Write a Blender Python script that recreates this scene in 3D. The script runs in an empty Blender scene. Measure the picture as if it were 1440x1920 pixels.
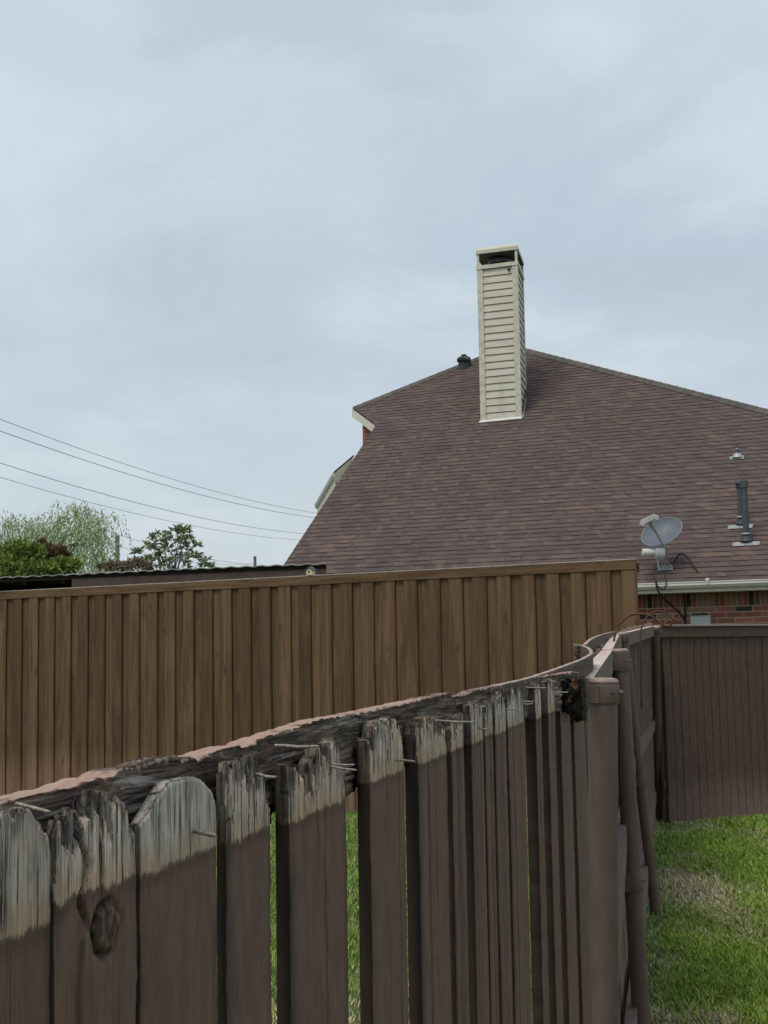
import bpy, math, random
import numpy as np
from mathutils import Vector, Matrix
random.seed(7); rng = np.random.default_rng(11)
sc = bpy.context.scene
COL = sc.collection
# ------------------------------------------------------------------ camera
f = 2662.0; EYE = 1.57
PITCH = math.atan(273 / f); ROLL = math.atan(.0166)
_F = np.array([0, math.cos(PITCH), math.sin(PITCH)]); _U0 = np.array([0, -math.sin(PITCH), math.cos(PITCH)]); _R0 = np.array([1., 0, 0])
_R = _R0 * math.cos(ROLL) - _U0 * math.sin(ROLL); _U = _U0 * math.cos(ROLL) + _R0 * math.sin(ROLL)
CAM = np.array([0, 0, EYE])
cd = bpy.data.cameras.new('camera'); cam = bpy.data.objects.new('camera', cd); COL.objects.link(cam)
cd.sensor_fit = 'VERTICAL'; cd.sensor_height = 36; cd.lens = 36 * f / 1920; cd.clip_start = .01; cd.clip_end = 3000
cam.matrix_world = Matrix(((_R[0], _U[0], -_F[0], 0), (_R[1], _U[1], -_F[1], 0), (_R[2], _U[2], -_F[2], EYE), (0, 0, 0, 1)))
sc.camera = cam

# ------------------------------------------------------------------ node helper
class NT:
    def __init__(s, tree): s.t = tree; s.n = tree.nodes; s.l = tree.links
    def node(s, kind, **kw):
        nd = s.n.new(kind)
        ins = kw.pop('ins', {})
        for k, v in kw.items(): setattr(nd, k, v)
        for k, v in ins.items(): s.put(nd.inputs[k], v)
        return nd
    def put(s, sock, v):
        if isinstance(v, bpy.types.NodeSocket): s.l.new(v, sock)
        elif isinstance(v, bpy.types.Node): s.l.new(v.outputs[0], sock)
        else:
            if sock.type == 'RGBA' and len(v) == 3: v = (*v, 1)
            sock.default_value = v
    def mix(s, a, b, fac, mode='MIX'):
        m = s.node('ShaderNodeMix', data_type='RGBA', blend_type=mode)
        s.put(m.inputs[0], fac); s.put(m.inputs[6], a); s.put(m.inputs[7], b)
        return m.outputs[2]
    def math(s, op, a, b=0., c=0., clamp=False):
        m = s.node('ShaderNodeMath', operation=op, use_clamp=clamp)
        s.put(m.inputs[0], a); s.put(m.inputs[1], b); s.put(m.inputs[2], c)
        return m.outputs[0]
    def ramp(s, v, lo, hi, a=0., b=1.):
        m = s.node('ShaderNodeMapRange', interpolation_type='SMOOTHSTEP')
        s.put(m.inputs[0], v); s.put(m.inputs[1], lo); s.put(m.inputs[2], hi); s.put(m.inputs[3], a); s.put(m.inputs[4], b)
        return m.outputs[0]
    def noise(s, vec, scale=1., detail=4., rough=.6, dist=0.):
        m = s.node('ShaderNodeTexNoise', ins={'Scale': scale, 'Detail': detail, 'Roughness': rough, 'Distortion': dist})
        s.put(m.inputs['Vector'], vec); return m.outputs['Fac']
    def vmap(s, vec, scale, loc=(0, 0, 0)):
        m = s.node('ShaderNodeMapping', ins={'Scale': scale, 'Location': loc}); s.put(m.inputs['Vector'], vec); return m.outputs[0]

# ------------------------------------------------------------------ world: overcast sky
SUN_EL, SUN_AZ = math.radians(60), math.radians(220)      # compass style, clockwise from +Y: behind the camera, to the left
w = bpy.data.worlds.new('World'); sc.world = w; w.use_nodes = True
N = NT(w.node_tree); N.n.clear()
sky = N.node('ShaderNodeTexSky', sky_type='NISHITA', sun_disc=False, sun_elevation=SUN_EL, sun_rotation=SUN_AZ, air_density=1.2, dust_density=2.)
tc = N.node('ShaderNodeTexCoord')
sep = N.node('ShaderNodeSeparateXYZ'); N.put(sep.inputs[0], tc.outputs['Generated'])
zz = N.math('MAXIMUM', sep.outputs[2], .0); zd = N.math('ADD', zz, .30)
cv = N.node('ShaderNodeCombineXYZ'); N.put(cv.inputs[0], N.math('DIVIDE', sep.outputs[0], zd)); N.put(cv.inputs[1], N.math('DIVIDE', sep.outputs[1], zd))
n1 = N.noise(N.vmap(cv.outputs[0], (1.0, .95, 1), (7.3, 2.2, 0)), 2.7, 7, .54, .25)
n2 = N.noise(N.vmap(cv.outputs[0], (1.3, .6, 1), (9.3, 3.2, 0)), .75, 3, .5, .2)
c_base = N.mix((.46, .545, .63), (.55, .635, .705), N.ramp(n2, .36, .62))
c_cl = N.mix(c_base, (.65, .73, .775), N.ramp(n1, .47, .68, 0, .6))
c_cl = N.mix(c_cl, (.43, .48, .535), N.ramp(n1, .48, .34, 0, .5))
hor = N.ramp(sep.outputs[2], .30, .02)
c_cl = N.mix(c_cl, (.60, .66, .695), N.math('MULTIPLY', hor, .7))
skyc = N.mix((0, 0, 0), sky.outputs[0], .10)
allc = N.mix(skyc, c_cl, .93)
bg = N.node('ShaderNodeBackground', ins={'Strength': 1.0}); N.put(bg.inputs[0], allc)
out = N.node('ShaderNodeOutputWorld'); N.l.new(bg.outputs[0], out.inputs[0])
sd = bpy.data.lights.new('sun', 'SUN'); sd.energy = 1.6; sd.angle = math.radians(22); sd.color = (1, .93, .82)
so = bpy.data.objects.new('sun', sd); COL.objects.link(so)
_d = Vector((math.sin(SUN_AZ) * math.cos(SUN_EL), math.cos(SUN_AZ) * math.cos(SUN_EL), math.sin(SUN_EL)))
so.rotation_euler = _d.to_track_quat('Z', 'Y').to_euler()
sc.view_settings.view_transform = 'Standard'; sc.view_settings.look = 'None'; sc.view_settings.exposure = 0.16; sc.view_settings.gamma = 1

# ------------------------------------------------------------------ projection helpers (used once, to measure where things stand)
def dirv(px, py): return _F + _R * (px - 720) / f - _U * (py - 960) / f
def at(px, py, Y): d = dirv(px, py); return CAM + d * (Y / d[1])
def onplane(px, py, P0, n): d = dirv(px, py); return CAM + d * (np.dot(P0 - CAM, n) / np.dot(d, n))

# ------------------------------------------------------------------ numpy noise
def vnoise(x, y, seed=0):
    x = np.asarray(x, float); y = np.asarray(y, float) + np.zeros_like(x); x = x + np.zeros_like(y)
    xi = np.floor(x).astype(np.int64); yi = np.floor(y).astype(np.int64); fx = x - xi; fy = y - yi
    def h(a, b):
        n = (a * 374761393 + b * 668265263 + seed * 1274126177) & 0xffffffff
        n = ((n ^ (n >> 13)) * 1274126177) & 0xffffffff
        return ((n ^ (n >> 16)) & 0xffff) / 65535.
    u = fx * fx * (3 - 2 * fx); v = fy * fy * (3 - 2 * fy)
    return (h(xi, yi) * (1 - u) + h(xi + 1, yi) * u) * (1 - v) + (h(xi, yi + 1) * (1 - u) + h(xi + 1, yi + 1) * u) * v
def fbm(x, y, seed=0, o=4):
    t = 0; a = .5; k = 1
    for i in range(o): t = t + a * vnoise(x * k, np.asarray(y) * k, seed + i * 17); a *= .5; k *= 2
    return t

# ------------------------------------------------------------------ object helpers
def tag(o, label=None, cat=None, group=None, kind=None):
    for k, v in (('label', label), ('category', cat), ('group', group), ('kind', kind)):
        if v: o[k] = v
    return o
def empty(name, loc=(0, 0, 0), label=None, cat=None, group=None):
    o = bpy.data.objects.new(name, None); COL.objects.link(o); o.location = loc; o.empty_display_size = .1
    return tag(o, label, cat, group)
def link(name, me, mat, parent=None, mw=None):
    if mat: me.materials.append(mat)
    o = bpy.data.objects.new(name, me); COL.objects.link(o); o.color = (.4, .9, 1, 1)
    if parent:
        o.parent = parent
        if mw is None: o.matrix_parent_inverse = WM(parent).inverted()
        else: o.matrix_local = WM(parent).inverted() @ mw
    elif mw is not None: o.matrix_world = mw
    return o
def WM(o):
    m = o.matrix_basis.copy()
    if o.parent: m = WM(o.parent) @ o.matrix_parent_inverse @ m
    return m
def raw(name, V, Fc, mat, parent=None, colors=None, smooth=False, mw=None):
    me = bpy.data.meshes.new(name); V = np.asarray(V, np.float32)
    if isinstance(Fc, np.ndarray):
        k = Fc.shape[1]; nf = len(Fc)
        me.vertices.add(len(V)); me.vertices.foreach_set('co', V.ravel())
        me.loops.add(nf * k); me.loops.foreach_set('vertex_index', Fc.astype(np.int32).ravel())
        me.polygons.add(nf); me.polygons.foreach_set('loop_start', np.arange(0, nf * k, k, dtype=np.int32))
        me.update(calc_edges=True)
    else:
        me.from_pydata([tuple(map(float, v)) for v in V], [], Fc)
    if colors is not None:
        at_ = me.color_attributes.new('Col', 'FLOAT_COLOR', 'POINT')
        c = np.ones((len(V), 4), np.float32); c[:, :3] = colors
        at_.data.foreach_set('color', c.ravel())
    if smooth: me.polygons.foreach_set('use_smooth', [True] * len(me.polygons))
    me.update()
    return link(name, me, mat, parent, mw)
def frame_mw(o, x, y, z):
    m = Matrix.Identity(4)
    for i, a in enumerate((x, y, z)):
        for j in range(3): m[j][i] = float(a[j])
    for j in range(3): m[j][3] = float(o[j])
    return m
def nrm(a): a = np.asarray(a, float); return a / np.linalg.norm(a)
Zv = np.array([0, 0, 1.])
class MB:
    def __init__(s): s.V = []; s.F = []; s.C = []
    def add(s, V, Fc, c=(1, 1, 1)):
        b = len(s.V); s.V += [tuple(v) for v in V]; s.F += [tuple(b + i for i in q) for q in Fc]; s.C += [tuple(c)] * len(V)
    def box(s, o, a, b, c, col=(1, 1, 1)):     # corner + three edge vectors
        o, a, b, c = map(lambda q: np.asarray(q, float), (o, a, b, c))
        if np.dot(np.cross(a, b), c) < 0: a, b = b, a
        V = [o, o + a, o + a + b, o + b, o + c, o + a + c, o + a + b + c, o + b + c]
        s.add(V, [(3, 2, 1, 0), (4, 5, 6, 7), (0, 1, 5, 4), (1, 2, 6, 5), (2, 3, 7, 6), (3, 0, 4, 7)], col)
    def bar(s, p, q, w, h, up=Zv, col=(1, 1, 1)):   # a square bar centred on p-q
        p = np.asarray(p, float); q = np.asarray(q, float); d = nrm(q - p); x = nrm(np.cross(d, up)); y = np.cross(x, d)
        s.box(p - x * w / 2 - y * h / 2, x * w, y * h, q - p, col)
    def poly(s, pts, th, nv, col=(1, 1, 1)):   # polygon extruded by th along nv
        pts = [np.asarray(q, float) for q in pts]; n = len(pts); nv = nrm(nv)
        V = pts + [q + nv * th for q in pts]
        s.add(V, [tuple(range(n))[::-1], tuple(range(n, 2 * n))] + [(i, (i + 1) % n, n + (i + 1) % n, n + i) for i in range(n)], col)
    def tube(s, pts, r, n=10, caps=True, col=(1, 1, 1)):
        pts = [np.asarray(q, float) for q in pts]; m = len(pts)
        rs = r if hasattr(r, '__len__') else [r] * m
        V = []; x = None
        for i, q in enumerate(pts):
            d = nrm(pts[min(i + 1, m - 1)] - pts[max(i - 1, 0)])
            if x is None:
                x = nrm(np.cross(d, (0, 0, 1) if abs(d[2]) < .9 else (1, 0, 0)))
            x = nrm(x - d * np.dot(x, d)); y = np.cross(d, x)
            for k in range(n):
                a = 2 * math.pi * k / n; V.append(q + (x * math.cos(a) + y * math.sin(a)) * rs[i])
        Fc = [(i * n + k, i * n + (k + 1) % n, (i + 1) * n + (k + 1) % n, (i + 1) * n + k) for i in range(m - 1) for k in range(n)]
        if caps: Fc += [tuple(range(n))[::-1], tuple(range((m - 1) * n, m * n))]
        s.add(V, Fc, col)
    def build(s, name, mat, parent=None, smooth=False, bevel=0, label=None):
        o = raw(name, s.V, s.F, mat, parent, colors=np.array(s.C, np.float32), smooth=smooth)
        if smooth:
            try: o.data.set_sharp_from_angle(angle=math.radians(40))
            except Exception: pass
        if bevel:
            m = o.modifiers.new('bevel', 'BEVEL'); m.width = bevel; m.segments = 2; m.limit_method = 'ANGLE'; m.angle_limit = math.radians(50)
        if label: o['label'] = label
        return o
def spline(pts, n=8):
    P = [np.asarray(q, float) for q in pts]; P = [2 * P[0] - P[1]] + P + [2 * P[-1] - P[-2]]; o = []
    for i in range(1, len(P) - 2):
        for k in range(n):
            t = k / n
            o.append(.5 * ((2 * P[i]) + (P[i + 1] - P[i - 1]) * t + (2 * P[i - 1] - 5 * P[i] + 4 * P[i + 1] - P[i + 2]) * t * t + (3 * P[i] - P[i - 1] - 3 * P[i + 1] + P[i + 2]) * t ** 3))
    o.append(P[-2]); return o

# ------------------------------------------------------------------ materials
def newmat(name):
    m = bpy.data.materials.new(name); m.use_nodes = True; T = NT(m.node_tree)
    b = m.node_tree.nodes['Principled BSDF']; b.inputs['Specular IOR Level'].default_value = .3
    return m, T, b
def setbump(T, b, h, strength=.5, dist=.01):
    bp = T.node('ShaderNodeBump', ins={'Strength': strength, 'Distance': dist}); T.put(bp.inputs['Height'], h); T.l.new(bp.outputs[0], b.inputs['Normal'])
def simple(name, c, rough=.6, metal=0., var=.15, scale=8., vc=False, bump=0., stretch=(1, 1, 1), spec=.3):
    m, T, b = newmat(name); tc = T.node('ShaderNodeTexCoord')
    n = T.noise(T.vmap(tc.outputs['Object'], stretch), scale, 6, .65)
    col = T.mix(tuple(x * (1 - var) for x in c), tuple(min(1, x * (1 + var)) for x in c), T.ramp(n, .3, .7))
    if vc:
        a = T.node('ShaderNodeVertexColor', layer_name='Col'); col = T.mix(col, a.outputs[0], 1., 'MULTIPLY')
    T.put(b.inputs['Base Color'], col); b.inputs['Roughness'].default_value = rough; b.inputs['Metallic'].default_value = metal
    b.inputs['Specular IOR Level'].default_value = spec
    if bump: setbump(T, b, n, bump, .01)
    return m
def wood_brown():
    """board-on-board cedar stain, boards vary by Object Info random"""
    m, T, b = newmat('stained_cedar'); tc = T.node('ShaderNodeTexCoord'); oi = T.node('ShaderNodeObjectInfo')
    off = T.node('ShaderNodeCombineXYZ'); T.put(off.inputs[0], T.math('MULTIPLY', oi.outputs['Random'], 37.)); T.put(off.inputs[2], T.math('MULTIPLY', oi.outputs['Random'], 91.))
    v = T.node('ShaderNodeVectorMath', operation='ADD'); T.put(v.inputs[0], tc.outputs['Object']); T.put(v.inputs[1], off.outputs[0]); v = v.outputs[0]
    g = T.noise(T.vmap(v, (60, 60, 1.6)), 1, 5, .7, .6)
    g2 = T.noise(T.vmap(v, (14, 14, .8)), 1, 4, .6, 1.2)
    col = T.mix((.088, .048, .023), (.168, .099, .050), T.ramp(g2, .3, .7)); col = T.mix(col, (.20, .125, .072), T.ramp(T.noise(T.vmap(v, (5, 5, 1.2)), 1, 5, .7), .52, .7, 0, .5))
    col = T.mix(col, (.075, .045, .026), T.ramp(g, .60, .76, 0, .6))
    tone = T.ramp(oi.outputs['Random'], 0, 1, .72, 1.26)
    col = T.mix((0, 0, 0), col, tone)
    # knots
    vo = T.node('ShaderNodeTexVoronoi', ins={'Scale': 1.0}); T.put(vo.inputs['Vector'], T.vmap(v, (7, 7, 2.6)))
    kn = T.ramp(vo.outputs['Distance'], .24, .06)
    kn = T.math('MULTIPLY', kn, T.ramp(T.noise(T.vmap(v, (3, 3, 2)), 1, 1), .38, .46))
    col = T.mix(col, (.06, .035, .022), T.math('MULTIPLY', kn, .75))
    T.put(b.inputs['Base Color'], col); b.inputs['Roughness'].default_value = .75
    setbump(T, b, T.math('SUBTRACT', g, T.math('MULTIPLY', kn, .5)), .35, .004)
    return m
def wood_rot(name, line=None, paint=(.158, .093, .069), pk=1.0, axis='Z', rotten=.3, fine=1.0):
    """brown paint that has come off above the height `line`, grey weathered wood under it. pk: share of painted surface otherwise"""
    m, T, b = newmat(name); tc = T.node('ShaderNodeTexCoord'); oi = T.node('ShaderNodeObjectInfo'); geo = T.node('ShaderNodeNewGeometry')
    off = T.node('ShaderNodeCombineXYZ'); T.put(off.inputs[0], T.math('MULTIPLY', oi.outputs['Random'], 13.)); T.put(off.inputs[1], T.math('MULTIPLY', oi.outputs['Random'], 57.))
    v = T.node('ShaderNodeVectorMath', operation='ADD'); T.put(v.inputs[0], tc.outputs['Object']); T.put(v.inputs[1], off.outputs[0]); v = v.outputs[0]
    k = fine
    st = (1300 * k, 1300 * k, 22 * k) if axis == 'Z' else (22 * k, 420 * k, 420 * k)
    st2 = (430 * k, 430 * k, 13 * k) if axis == 'Z' else (10 * k, 140 * k, 140 * k)
    st3 = (110 * k, 110 * k, 38 * k) if axis == 'Z' else (16 * k, 60 * k, 60 * k)
    g = T.noise(T.vmap(v, st), 1, 6, .75, .15)
    g2 = T.noise(T.vmap(v, st2), 1, 6, .75, .15)
    g3 = T.noise(T.vmap(v, st3), 1, 3, .6, .4)
    spk = T.noise(v, 1400 * k, 2, .6)
    osp = T.node('ShaderNodeSeparateColor'); T.put(osp.inputs[0], oi.outputs['Color'])
    bare = T.mix((.20, .170, .150), (.86, .785, .72), T.ramp(T.math('ADD', T.math('MULTIPLY', g, .6), T.math('MULTIPLY', g3, .4)), .41, .60)); bare = T.mix((.34, .325, .315), bare, osp.outputs[2]); bare = T.mix((0, 0, 0), bare, osp.outputs[1])
    bare = T.mix(bare, (.50, .31, .19), T.math('MULTIPLY', T.ramp(g3, .42, .62, .1, .8), osp.outputs[0]))
    bare = T.mix(bare, (.030, .023, .019), T.ramp(g2, .535, .60, 0, .9))
    bare = T.mix(bare, (.09, .05, .035), T.ramp(g3, .40, .26, 0, .7 * (1 + rotten)))
    pn = T.mix(tuple(c * .86 for c in paint), tuple(c * 1.12 for c in paint), T.ramp(g3, .35, .65))
    pn = T.mix(pn, tuple(c * .35 for c in paint), T.ramp(g2, .60, .74, 0, .65))
    pn = T.mix(pn, tuple(c * 1.25 for c in paint), T.ramp(spk, .62, .74, 0, .25))
    pn = T.mix(pn, (.02, .014, .012), T.ramp(T.noise(T.vmap(v, tuple(q * .5 for q in st)), 1, 3, .6), .66, .74, 0, .8)); pn = T.mix(pn, tuple(c * .5 for c in paint), T.ramp(g, .50, .66, 0, .8)); wx_ = T.noise(T.vmap(v, (60, 60, 22)), 1, 5, .7); pn = T.mix(pn, tuple(c * .6 for c in paint), T.ramp(wx_, .54, .70, 0, .6)); pn = T.mix(pn, tuple(c * 1.3 for c in paint), T.ramp(wx_, .44, .30, 0, .5)); pn = T.mix(pn, (.20, .14, .115), T.ramp(g, .36, .26, 0, .4))
    if line is None:
        chip = T.noise(T.vmap(v, tuple(q * .6 for q in st2)), 1, 6, .7)
        fac = T.ramp(chip, pk - .03, pk + .03)
    else:
        sp = T.node('ShaderNodeSeparateXYZ'); T.put(sp.inputs[0], geo.outputs['Position'])
        h = T.math('ADD', sp.outputs[2], T.math('MULTIPLY', T.math('SUBTRACT', T.noise(T.vmap(v, (150, 150, 60)), 1, 5, .75), .5), .0100))
        h = T.math('ADD', h, T.math('MULTIPLY', T.math('SUBTRACT', oi.outputs['Random'], .5), .005))
        h = T.math('ADD', h, T.math('MULTIPLY', T.math('SUBTRACT', g, .5), .0035))
        h = T.math('ADD', h, T.math('MULTIPLY', T.math('SUBTRACT', spk, .5), .003))
        fac = T.ramp(h, line - .0010, line + .0012)
        band = T.math('MULTIPLY', T.ramp(h, line + .016, line + .002), .75)
        bare = T.mix(bare, (.46, .27, .15), T.math('MULTIPLY', band, T.ramp(g2, .62, .42)))
        dk = T.math('MULTIPLY', T.ramp(h, line - .008, line - .001), .45)
        pn = T.mix(pn, (.06, .035, .028), dk)
        # specks of paint left on the bare part, and reddish rot near the tops
        bare = T.mix(bare, (.13, .06, .045), T.ramp(T.math('ADD', g3, T.math('MULTIPLY', T.math('SUBTRACT', h, line), 3.5)), .76, .86, 0, .8))
    col = T.mix(pn, bare, fac)
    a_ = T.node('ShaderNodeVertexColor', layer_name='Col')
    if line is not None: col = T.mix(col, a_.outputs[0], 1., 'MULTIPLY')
    T.put(b.inputs['Base Color'], col); b.inputs['Roughness'].default_value = .8
    ht = T.math('ADD', T.math('MULTIPLY', g2, 1.0), T.math('MULTIPLY', g, .5))
    ht = T.math('MULTIPLY', ht, T.ramp(fac, 0, 1, .35, 1.))
    setbump(T, b, ht, .55, .0008 / k)
    return m
def rail_rot(fine=1.0, top=(.47, .31, .245), dark=1.0):
    """rotten 2x4: layered dark fibres on the sides, sun-bleached pinkish brown paint on top"""
    m, T, b = newmat('rotten_rail_wood'); tc = T.node('ShaderNodeTexCoord'); geo = T.node('ShaderNodeNewGeometry'); v = tc.outputs['Object']; k = fine
    g = T.noise(T.vmap(v, (11 * k, 260 * k, 420 * k)), 1, 6, .75, .7)
    g2 = T.noise(T.vmap(v, (9 * k, 120 * k, 150 * k)), 1, 5, .7, .8)
    g3 = T.noise(v, 55 * k, 4, .6)
    c = T.mix((.030, .021, .016), (.25, .185, .14), T.ramp(g, .42, .62))
    c = T.mix(c, (.44, .40, .36), T.math('MULTIPLY', T.ramp(g2, .56, .64), .85))
    c = T.mix(c, (.012, .010, .009), T.ramp(g2, .43, .30, 0, .85))
    c = T.mix(c, (.17, .080, .05), T.ramp(g3, .54, .66, 0, .7))
    if dark != 1: c = T.mix((0, 0, 0), c, dark)
    sp = T.node('ShaderNodeSeparateXYZ'); T.put(sp.inputs[0], geo.outputs['True Normal'])
    tp = T.math('MULTIPLY', T.ramp(sp.outputs[2], .45, .75), T.ramp(g3, .68, .56))
    a = T.node('ShaderNodeVertexColor', layer_name='Col'); tp = T.math('MULTIPLY', tp, a.outputs[0])
    c = T.mix(c, top, tp)
    T.put(b.inputs['Base Color'], c); b.inputs['Roughness'].default_value = .85
    setbump(T, b, T.math('ADD', g, T.math('MULTIPLY', g2, .6)), .9, .003 / k)
    return m
LINE = 1.4915
M_brown = wood_brown()
M_pick = wood_rot('picket_paint_peeled', LINE)
M_rail = rail_rot()
M_pick_far = wood_rot('picket_paint_worn', None, pk=.60, fine=.35, paint=(.150, .098, .077))
M_peel = wood_rot('paint_peeling', None, pk=.62, fine=.5, paint=(.17, .12, .103))
M_dark = wood_rot('picket_paint_dark', None, pk=.80, fine=.3, paint=(.100, .064, .051))
M_steel = simple('painted_steel_post', (.108, .070, .056), .5, 0, .16, 45, bump=.08, stretch=(1, 1, .2), spec=.4)
M_steel_top = simple('painted_steel_cap', (.31, .215, .18), .5, 0, .08, 60, spec=.4)
M_nail = simple('galvanised_nail', (.27, .23, .20), .65, .35, .5, 700)
M_rust = simple('rusty_iron', (.12, .055, .035), .8, .2, .4, 60, bump=.3)

# ================================================================== GROUND
def ground_mat():
    m, T, b = newmat('lawn_soil'); tc = T.node('ShaderNodeTexCoord'); v = tc.outputs['Object']
    n = T.noise(v, 1.1, 5, .6); n2 = T.noise(v, 40, 4, .7)
    c = T.mix((.06, .11, .025), (.20, .18, .10), T.ramp(n, .48, .66)); c = T.mix(c, (.03, .035, .015), T.ramp(n2, .5, .75, 0, .7))
    T.put(b.inputs['Base Color'], c); b.inputs['Roughness'].default_value = .95; setbump(T, b, n2, .6, .03); return m
V = [(-1500, -1500, 0), (1500, -1500, 0), (1500, 1500, 0), (-1500, 1500, 0)]
tag(raw('ground', V, [(0, 1, 2, 3)], ground_mat()), kind='structure')
m, T, b = newmat('grass_blades'); a = T.node('ShaderNodeVertexColor', layer_name='Col'); T.put(b.inputs['Base Color'], a.outputs[0]); b.inputs['Roughness'].default_value = .55
M_grass = m
P1 = at(1128, 1285, 3.0)
vF = dirv(1309, 1223); vF[2] = 0; vF = nrm(vF); nF = np.array([vF[1], -vF[0], 0])
def dryness(X, Y):
    d = .6 * fbm(X * 1.5 + 3, Y * .75 + 1, 5, 4) + .4 * fbm(X * 3.5 + 3, Y * 1.6 + 1, 6, 3)
    s = (X - P1[0]) * nF[0] + (Y - P1[1]) * nF[1]
    d = d + .16 * np.exp(-np.abs(s) / .6) - .03 + .05 * np.exp(-((Y - 9.3) / 1.6) ** 2) + .06 * np.exp(-((Y - 6.2) / 1.1) ** 2) * (X < 1.75)
    return d + .12 * (fbm(X * 7, Y * 4, 9, 3) - .5)
def blades(X, Y, hmul=1., wid=.0045):
    n = len(X); dry = dryness(X, Y) + rng.normal(0, .035, n)
    isd = dry + rng.normal(0, .085, n) > .625
    h = np.where(isd, rng.uniform(.014, .04, n), rng.uniform(.022, .058, n)) * hmul * (.7 + .6 * fbm(X * 2.2, Y * 2.2, 31, 2))
    a = rng.uniform(0, 2 * np.pi, n); ln = rng.uniform(.1, .9, n) * h * np.where(isd, 1.5, 1.)
    b_ = a + rng.normal(np.pi / 2, .6, n); wd = wid * rng.uniform(.7, 1.3, n)
    z0 = -.004
    p = np.stack([X, Y, np.full(n, z0)], 1)
    sd_ = np.stack([np.cos(b_) * wd / 2, np.sin(b_) * wd / 2, np.zeros(n)], 1)
    mid = p + np.stack([np.cos(a) * ln * .35, np.sin(a) * ln * .35, h * .62], 1)
    tip = p + np.stack([np.cos(a) * ln, np.sin(a) * ln, h], 1)
    V = np.stack([p - sd_, p + sd_, mid + sd_ * .8, tip, mid - sd_ * .8], 1).reshape(-1, 3)
    Fc = np.arange(n * 5).reshape(n, 5)
    g = np.array([.29, .43, .075]) * rng.uniform(.7, 1.25, (n, 1)) + np.array([.05, .035, 0]) * rng.uniform(0, 1, (n, 1)) * .7
    dd = np.array([.72, .62, .42]) * rng.uniform(.5, 1.25, (n, 1))
    c = np.where(isd[:, None], dd, g) * (.8 + .4 * vnoise(X * 3, Y * 3, 77))[:, None]
    return V, Fc, np.repeat(c, 5, 0)
def scatter(n, y0, y1, xa, xb):     # between lines X = xa(Y) and X = xb(Y)
    Y = rng.uniform(y0, y1, n); return xa(Y) + (xb(Y) - xa(Y)) * rng.uniform(0, 1, n), Y
XL = lambda Y: P1[0] + (vF[0] / vF[1]) * (Y - P1[1])      # foot of the run-down fence
parts = []
for (n, y0, y1, xa, xb) in [(95000, 5.0, 9.0, lambda Y: XL(Y) - .05, lambda Y: .30 * Y + .55), (60000, 9.0, 14.6, lambda Y: XL(Y) - .1, lambda Y: .31 * Y + .5),
                            (12000, 2.0, 5.0, lambda Y: XL(Y), lambda Y: .30 * Y + 1.),
                            (85000, 4.5, 14.5, lambda Y: -.22 * Y, lambda Y: XL(Y) - .05)]:
    parts.append(blades(*scatter(n, y0, y1, xa, xb)))
off = 0; VV = []; FF = []; CC = []
for V_, F_, C_ in parts: VV.append(V_); FF.append(F_ + off); CC.append(C_); off += len(V_)
tag(raw('grass', np.concatenate(VV), np.concatenate(FF), M_grass, colors=np.concatenate(CC)), 'green lawn with straw coloured dry patches on both sides of the fence', 'grass', kind='stuff')

# ================================================================== NEAR ROTTEN PANEL
def on_panel(px, py, off=0.):       # fence coordinates (s along, z up) of a photo point on the plane `off` behind the picket faces
    P = onplane(px, py, P1 - nF * off, nF); return np.dot(P - P1, vF), P[2]
def SP(s, n, z): return np.array([P1[0], P1[1], 0]) + vF * s + nF * n + Zv * z
near = empty('picket_fence', SP(-1.3, 0, 0), 'rotten foreground fence panel with ragged bare picket tops and nails sticking out', 'fence')
# (left px, right px, thickness, top outline in px, ragged amount)
PK = [
 ((-75, 101), .005, [(-75, 1530), (-20, 1518), (20, 1522), (45, 1511), (62, 1514), (72, 1535), (86, 1545), (98, 1562), (103, 1590)], .4),
 ((107, 261), .005, [(107, 1580), (118, 1535), (132, 1512), (150, 1514), (160, 1525), (165, 1490), (190, 1483), (222, 1481), (236, 1492), (250, 1526), (263, 1558)], 1.),
 ((267, 410), .005, [(266, 1545), (283, 1520), (300, 1490), (318, 1466), (345, 1458), (372, 1456), (386, 1466), (402, 1482), (411, 1505)], .08),
 ((427, 510), .005, [(427, 1432), (440, 1428), (455, 1424), (478, 1418), (490, 1428), (500, 1462), (510, 1500)], .7),
 ((545, 652), .0078, [(545, 1434), (558, 1440), (570, 1458), (580, 1462), (588, 1430), (600, 1402), (615, 1396), (636, 1384), (644, 1402), (652, 1440)], 1.3),
 ((697, 762), .0088, [(697, 1385), (703, 1378), (712, 1352), (730, 1344), (748, 1346), (755, 1368), (762, 1400)], .9),
 ((788, 843), .0105, [(788, 1352), (800, 1344), (818, 1341), (826, 1352), (835, 1352), (843, 1372)], 1.),
 ((852, 875), .006, [(852, 1345), (858, 1352), (868, 1340), (875, 1335)], 1.),
 ((889, 912), .008, [(889, 1322), (900, 1316), (908, 1312), (912, 1330)], 1.3),
 ((915, 930), .006, [(915, 1330), (922, 1312), (930, 1308)], 1.),
 ((934, 955), .006, [(934, 1312), (945, 1300), (955, 1306)], 1.2),
 ((959, 989), .007, [(959, 1296), (972, 1290), (982, 1288), (989, 1300)], 1.2),
 ((1011, 1022), .014, [(1011, 1284), (1018, 1278), (1022, 1280)], 1.2),
 ((1035, 1048), .014, [(1035, 1276), (1048, 1274)], 1.),
 ((1058, 1077), .014, [(1058, 1330), (1077, 1338)], 1.),
 ((1083, 1101), .012, [(1083, 1335), (1101, 1330)], .6),
]
pickets = []
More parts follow.
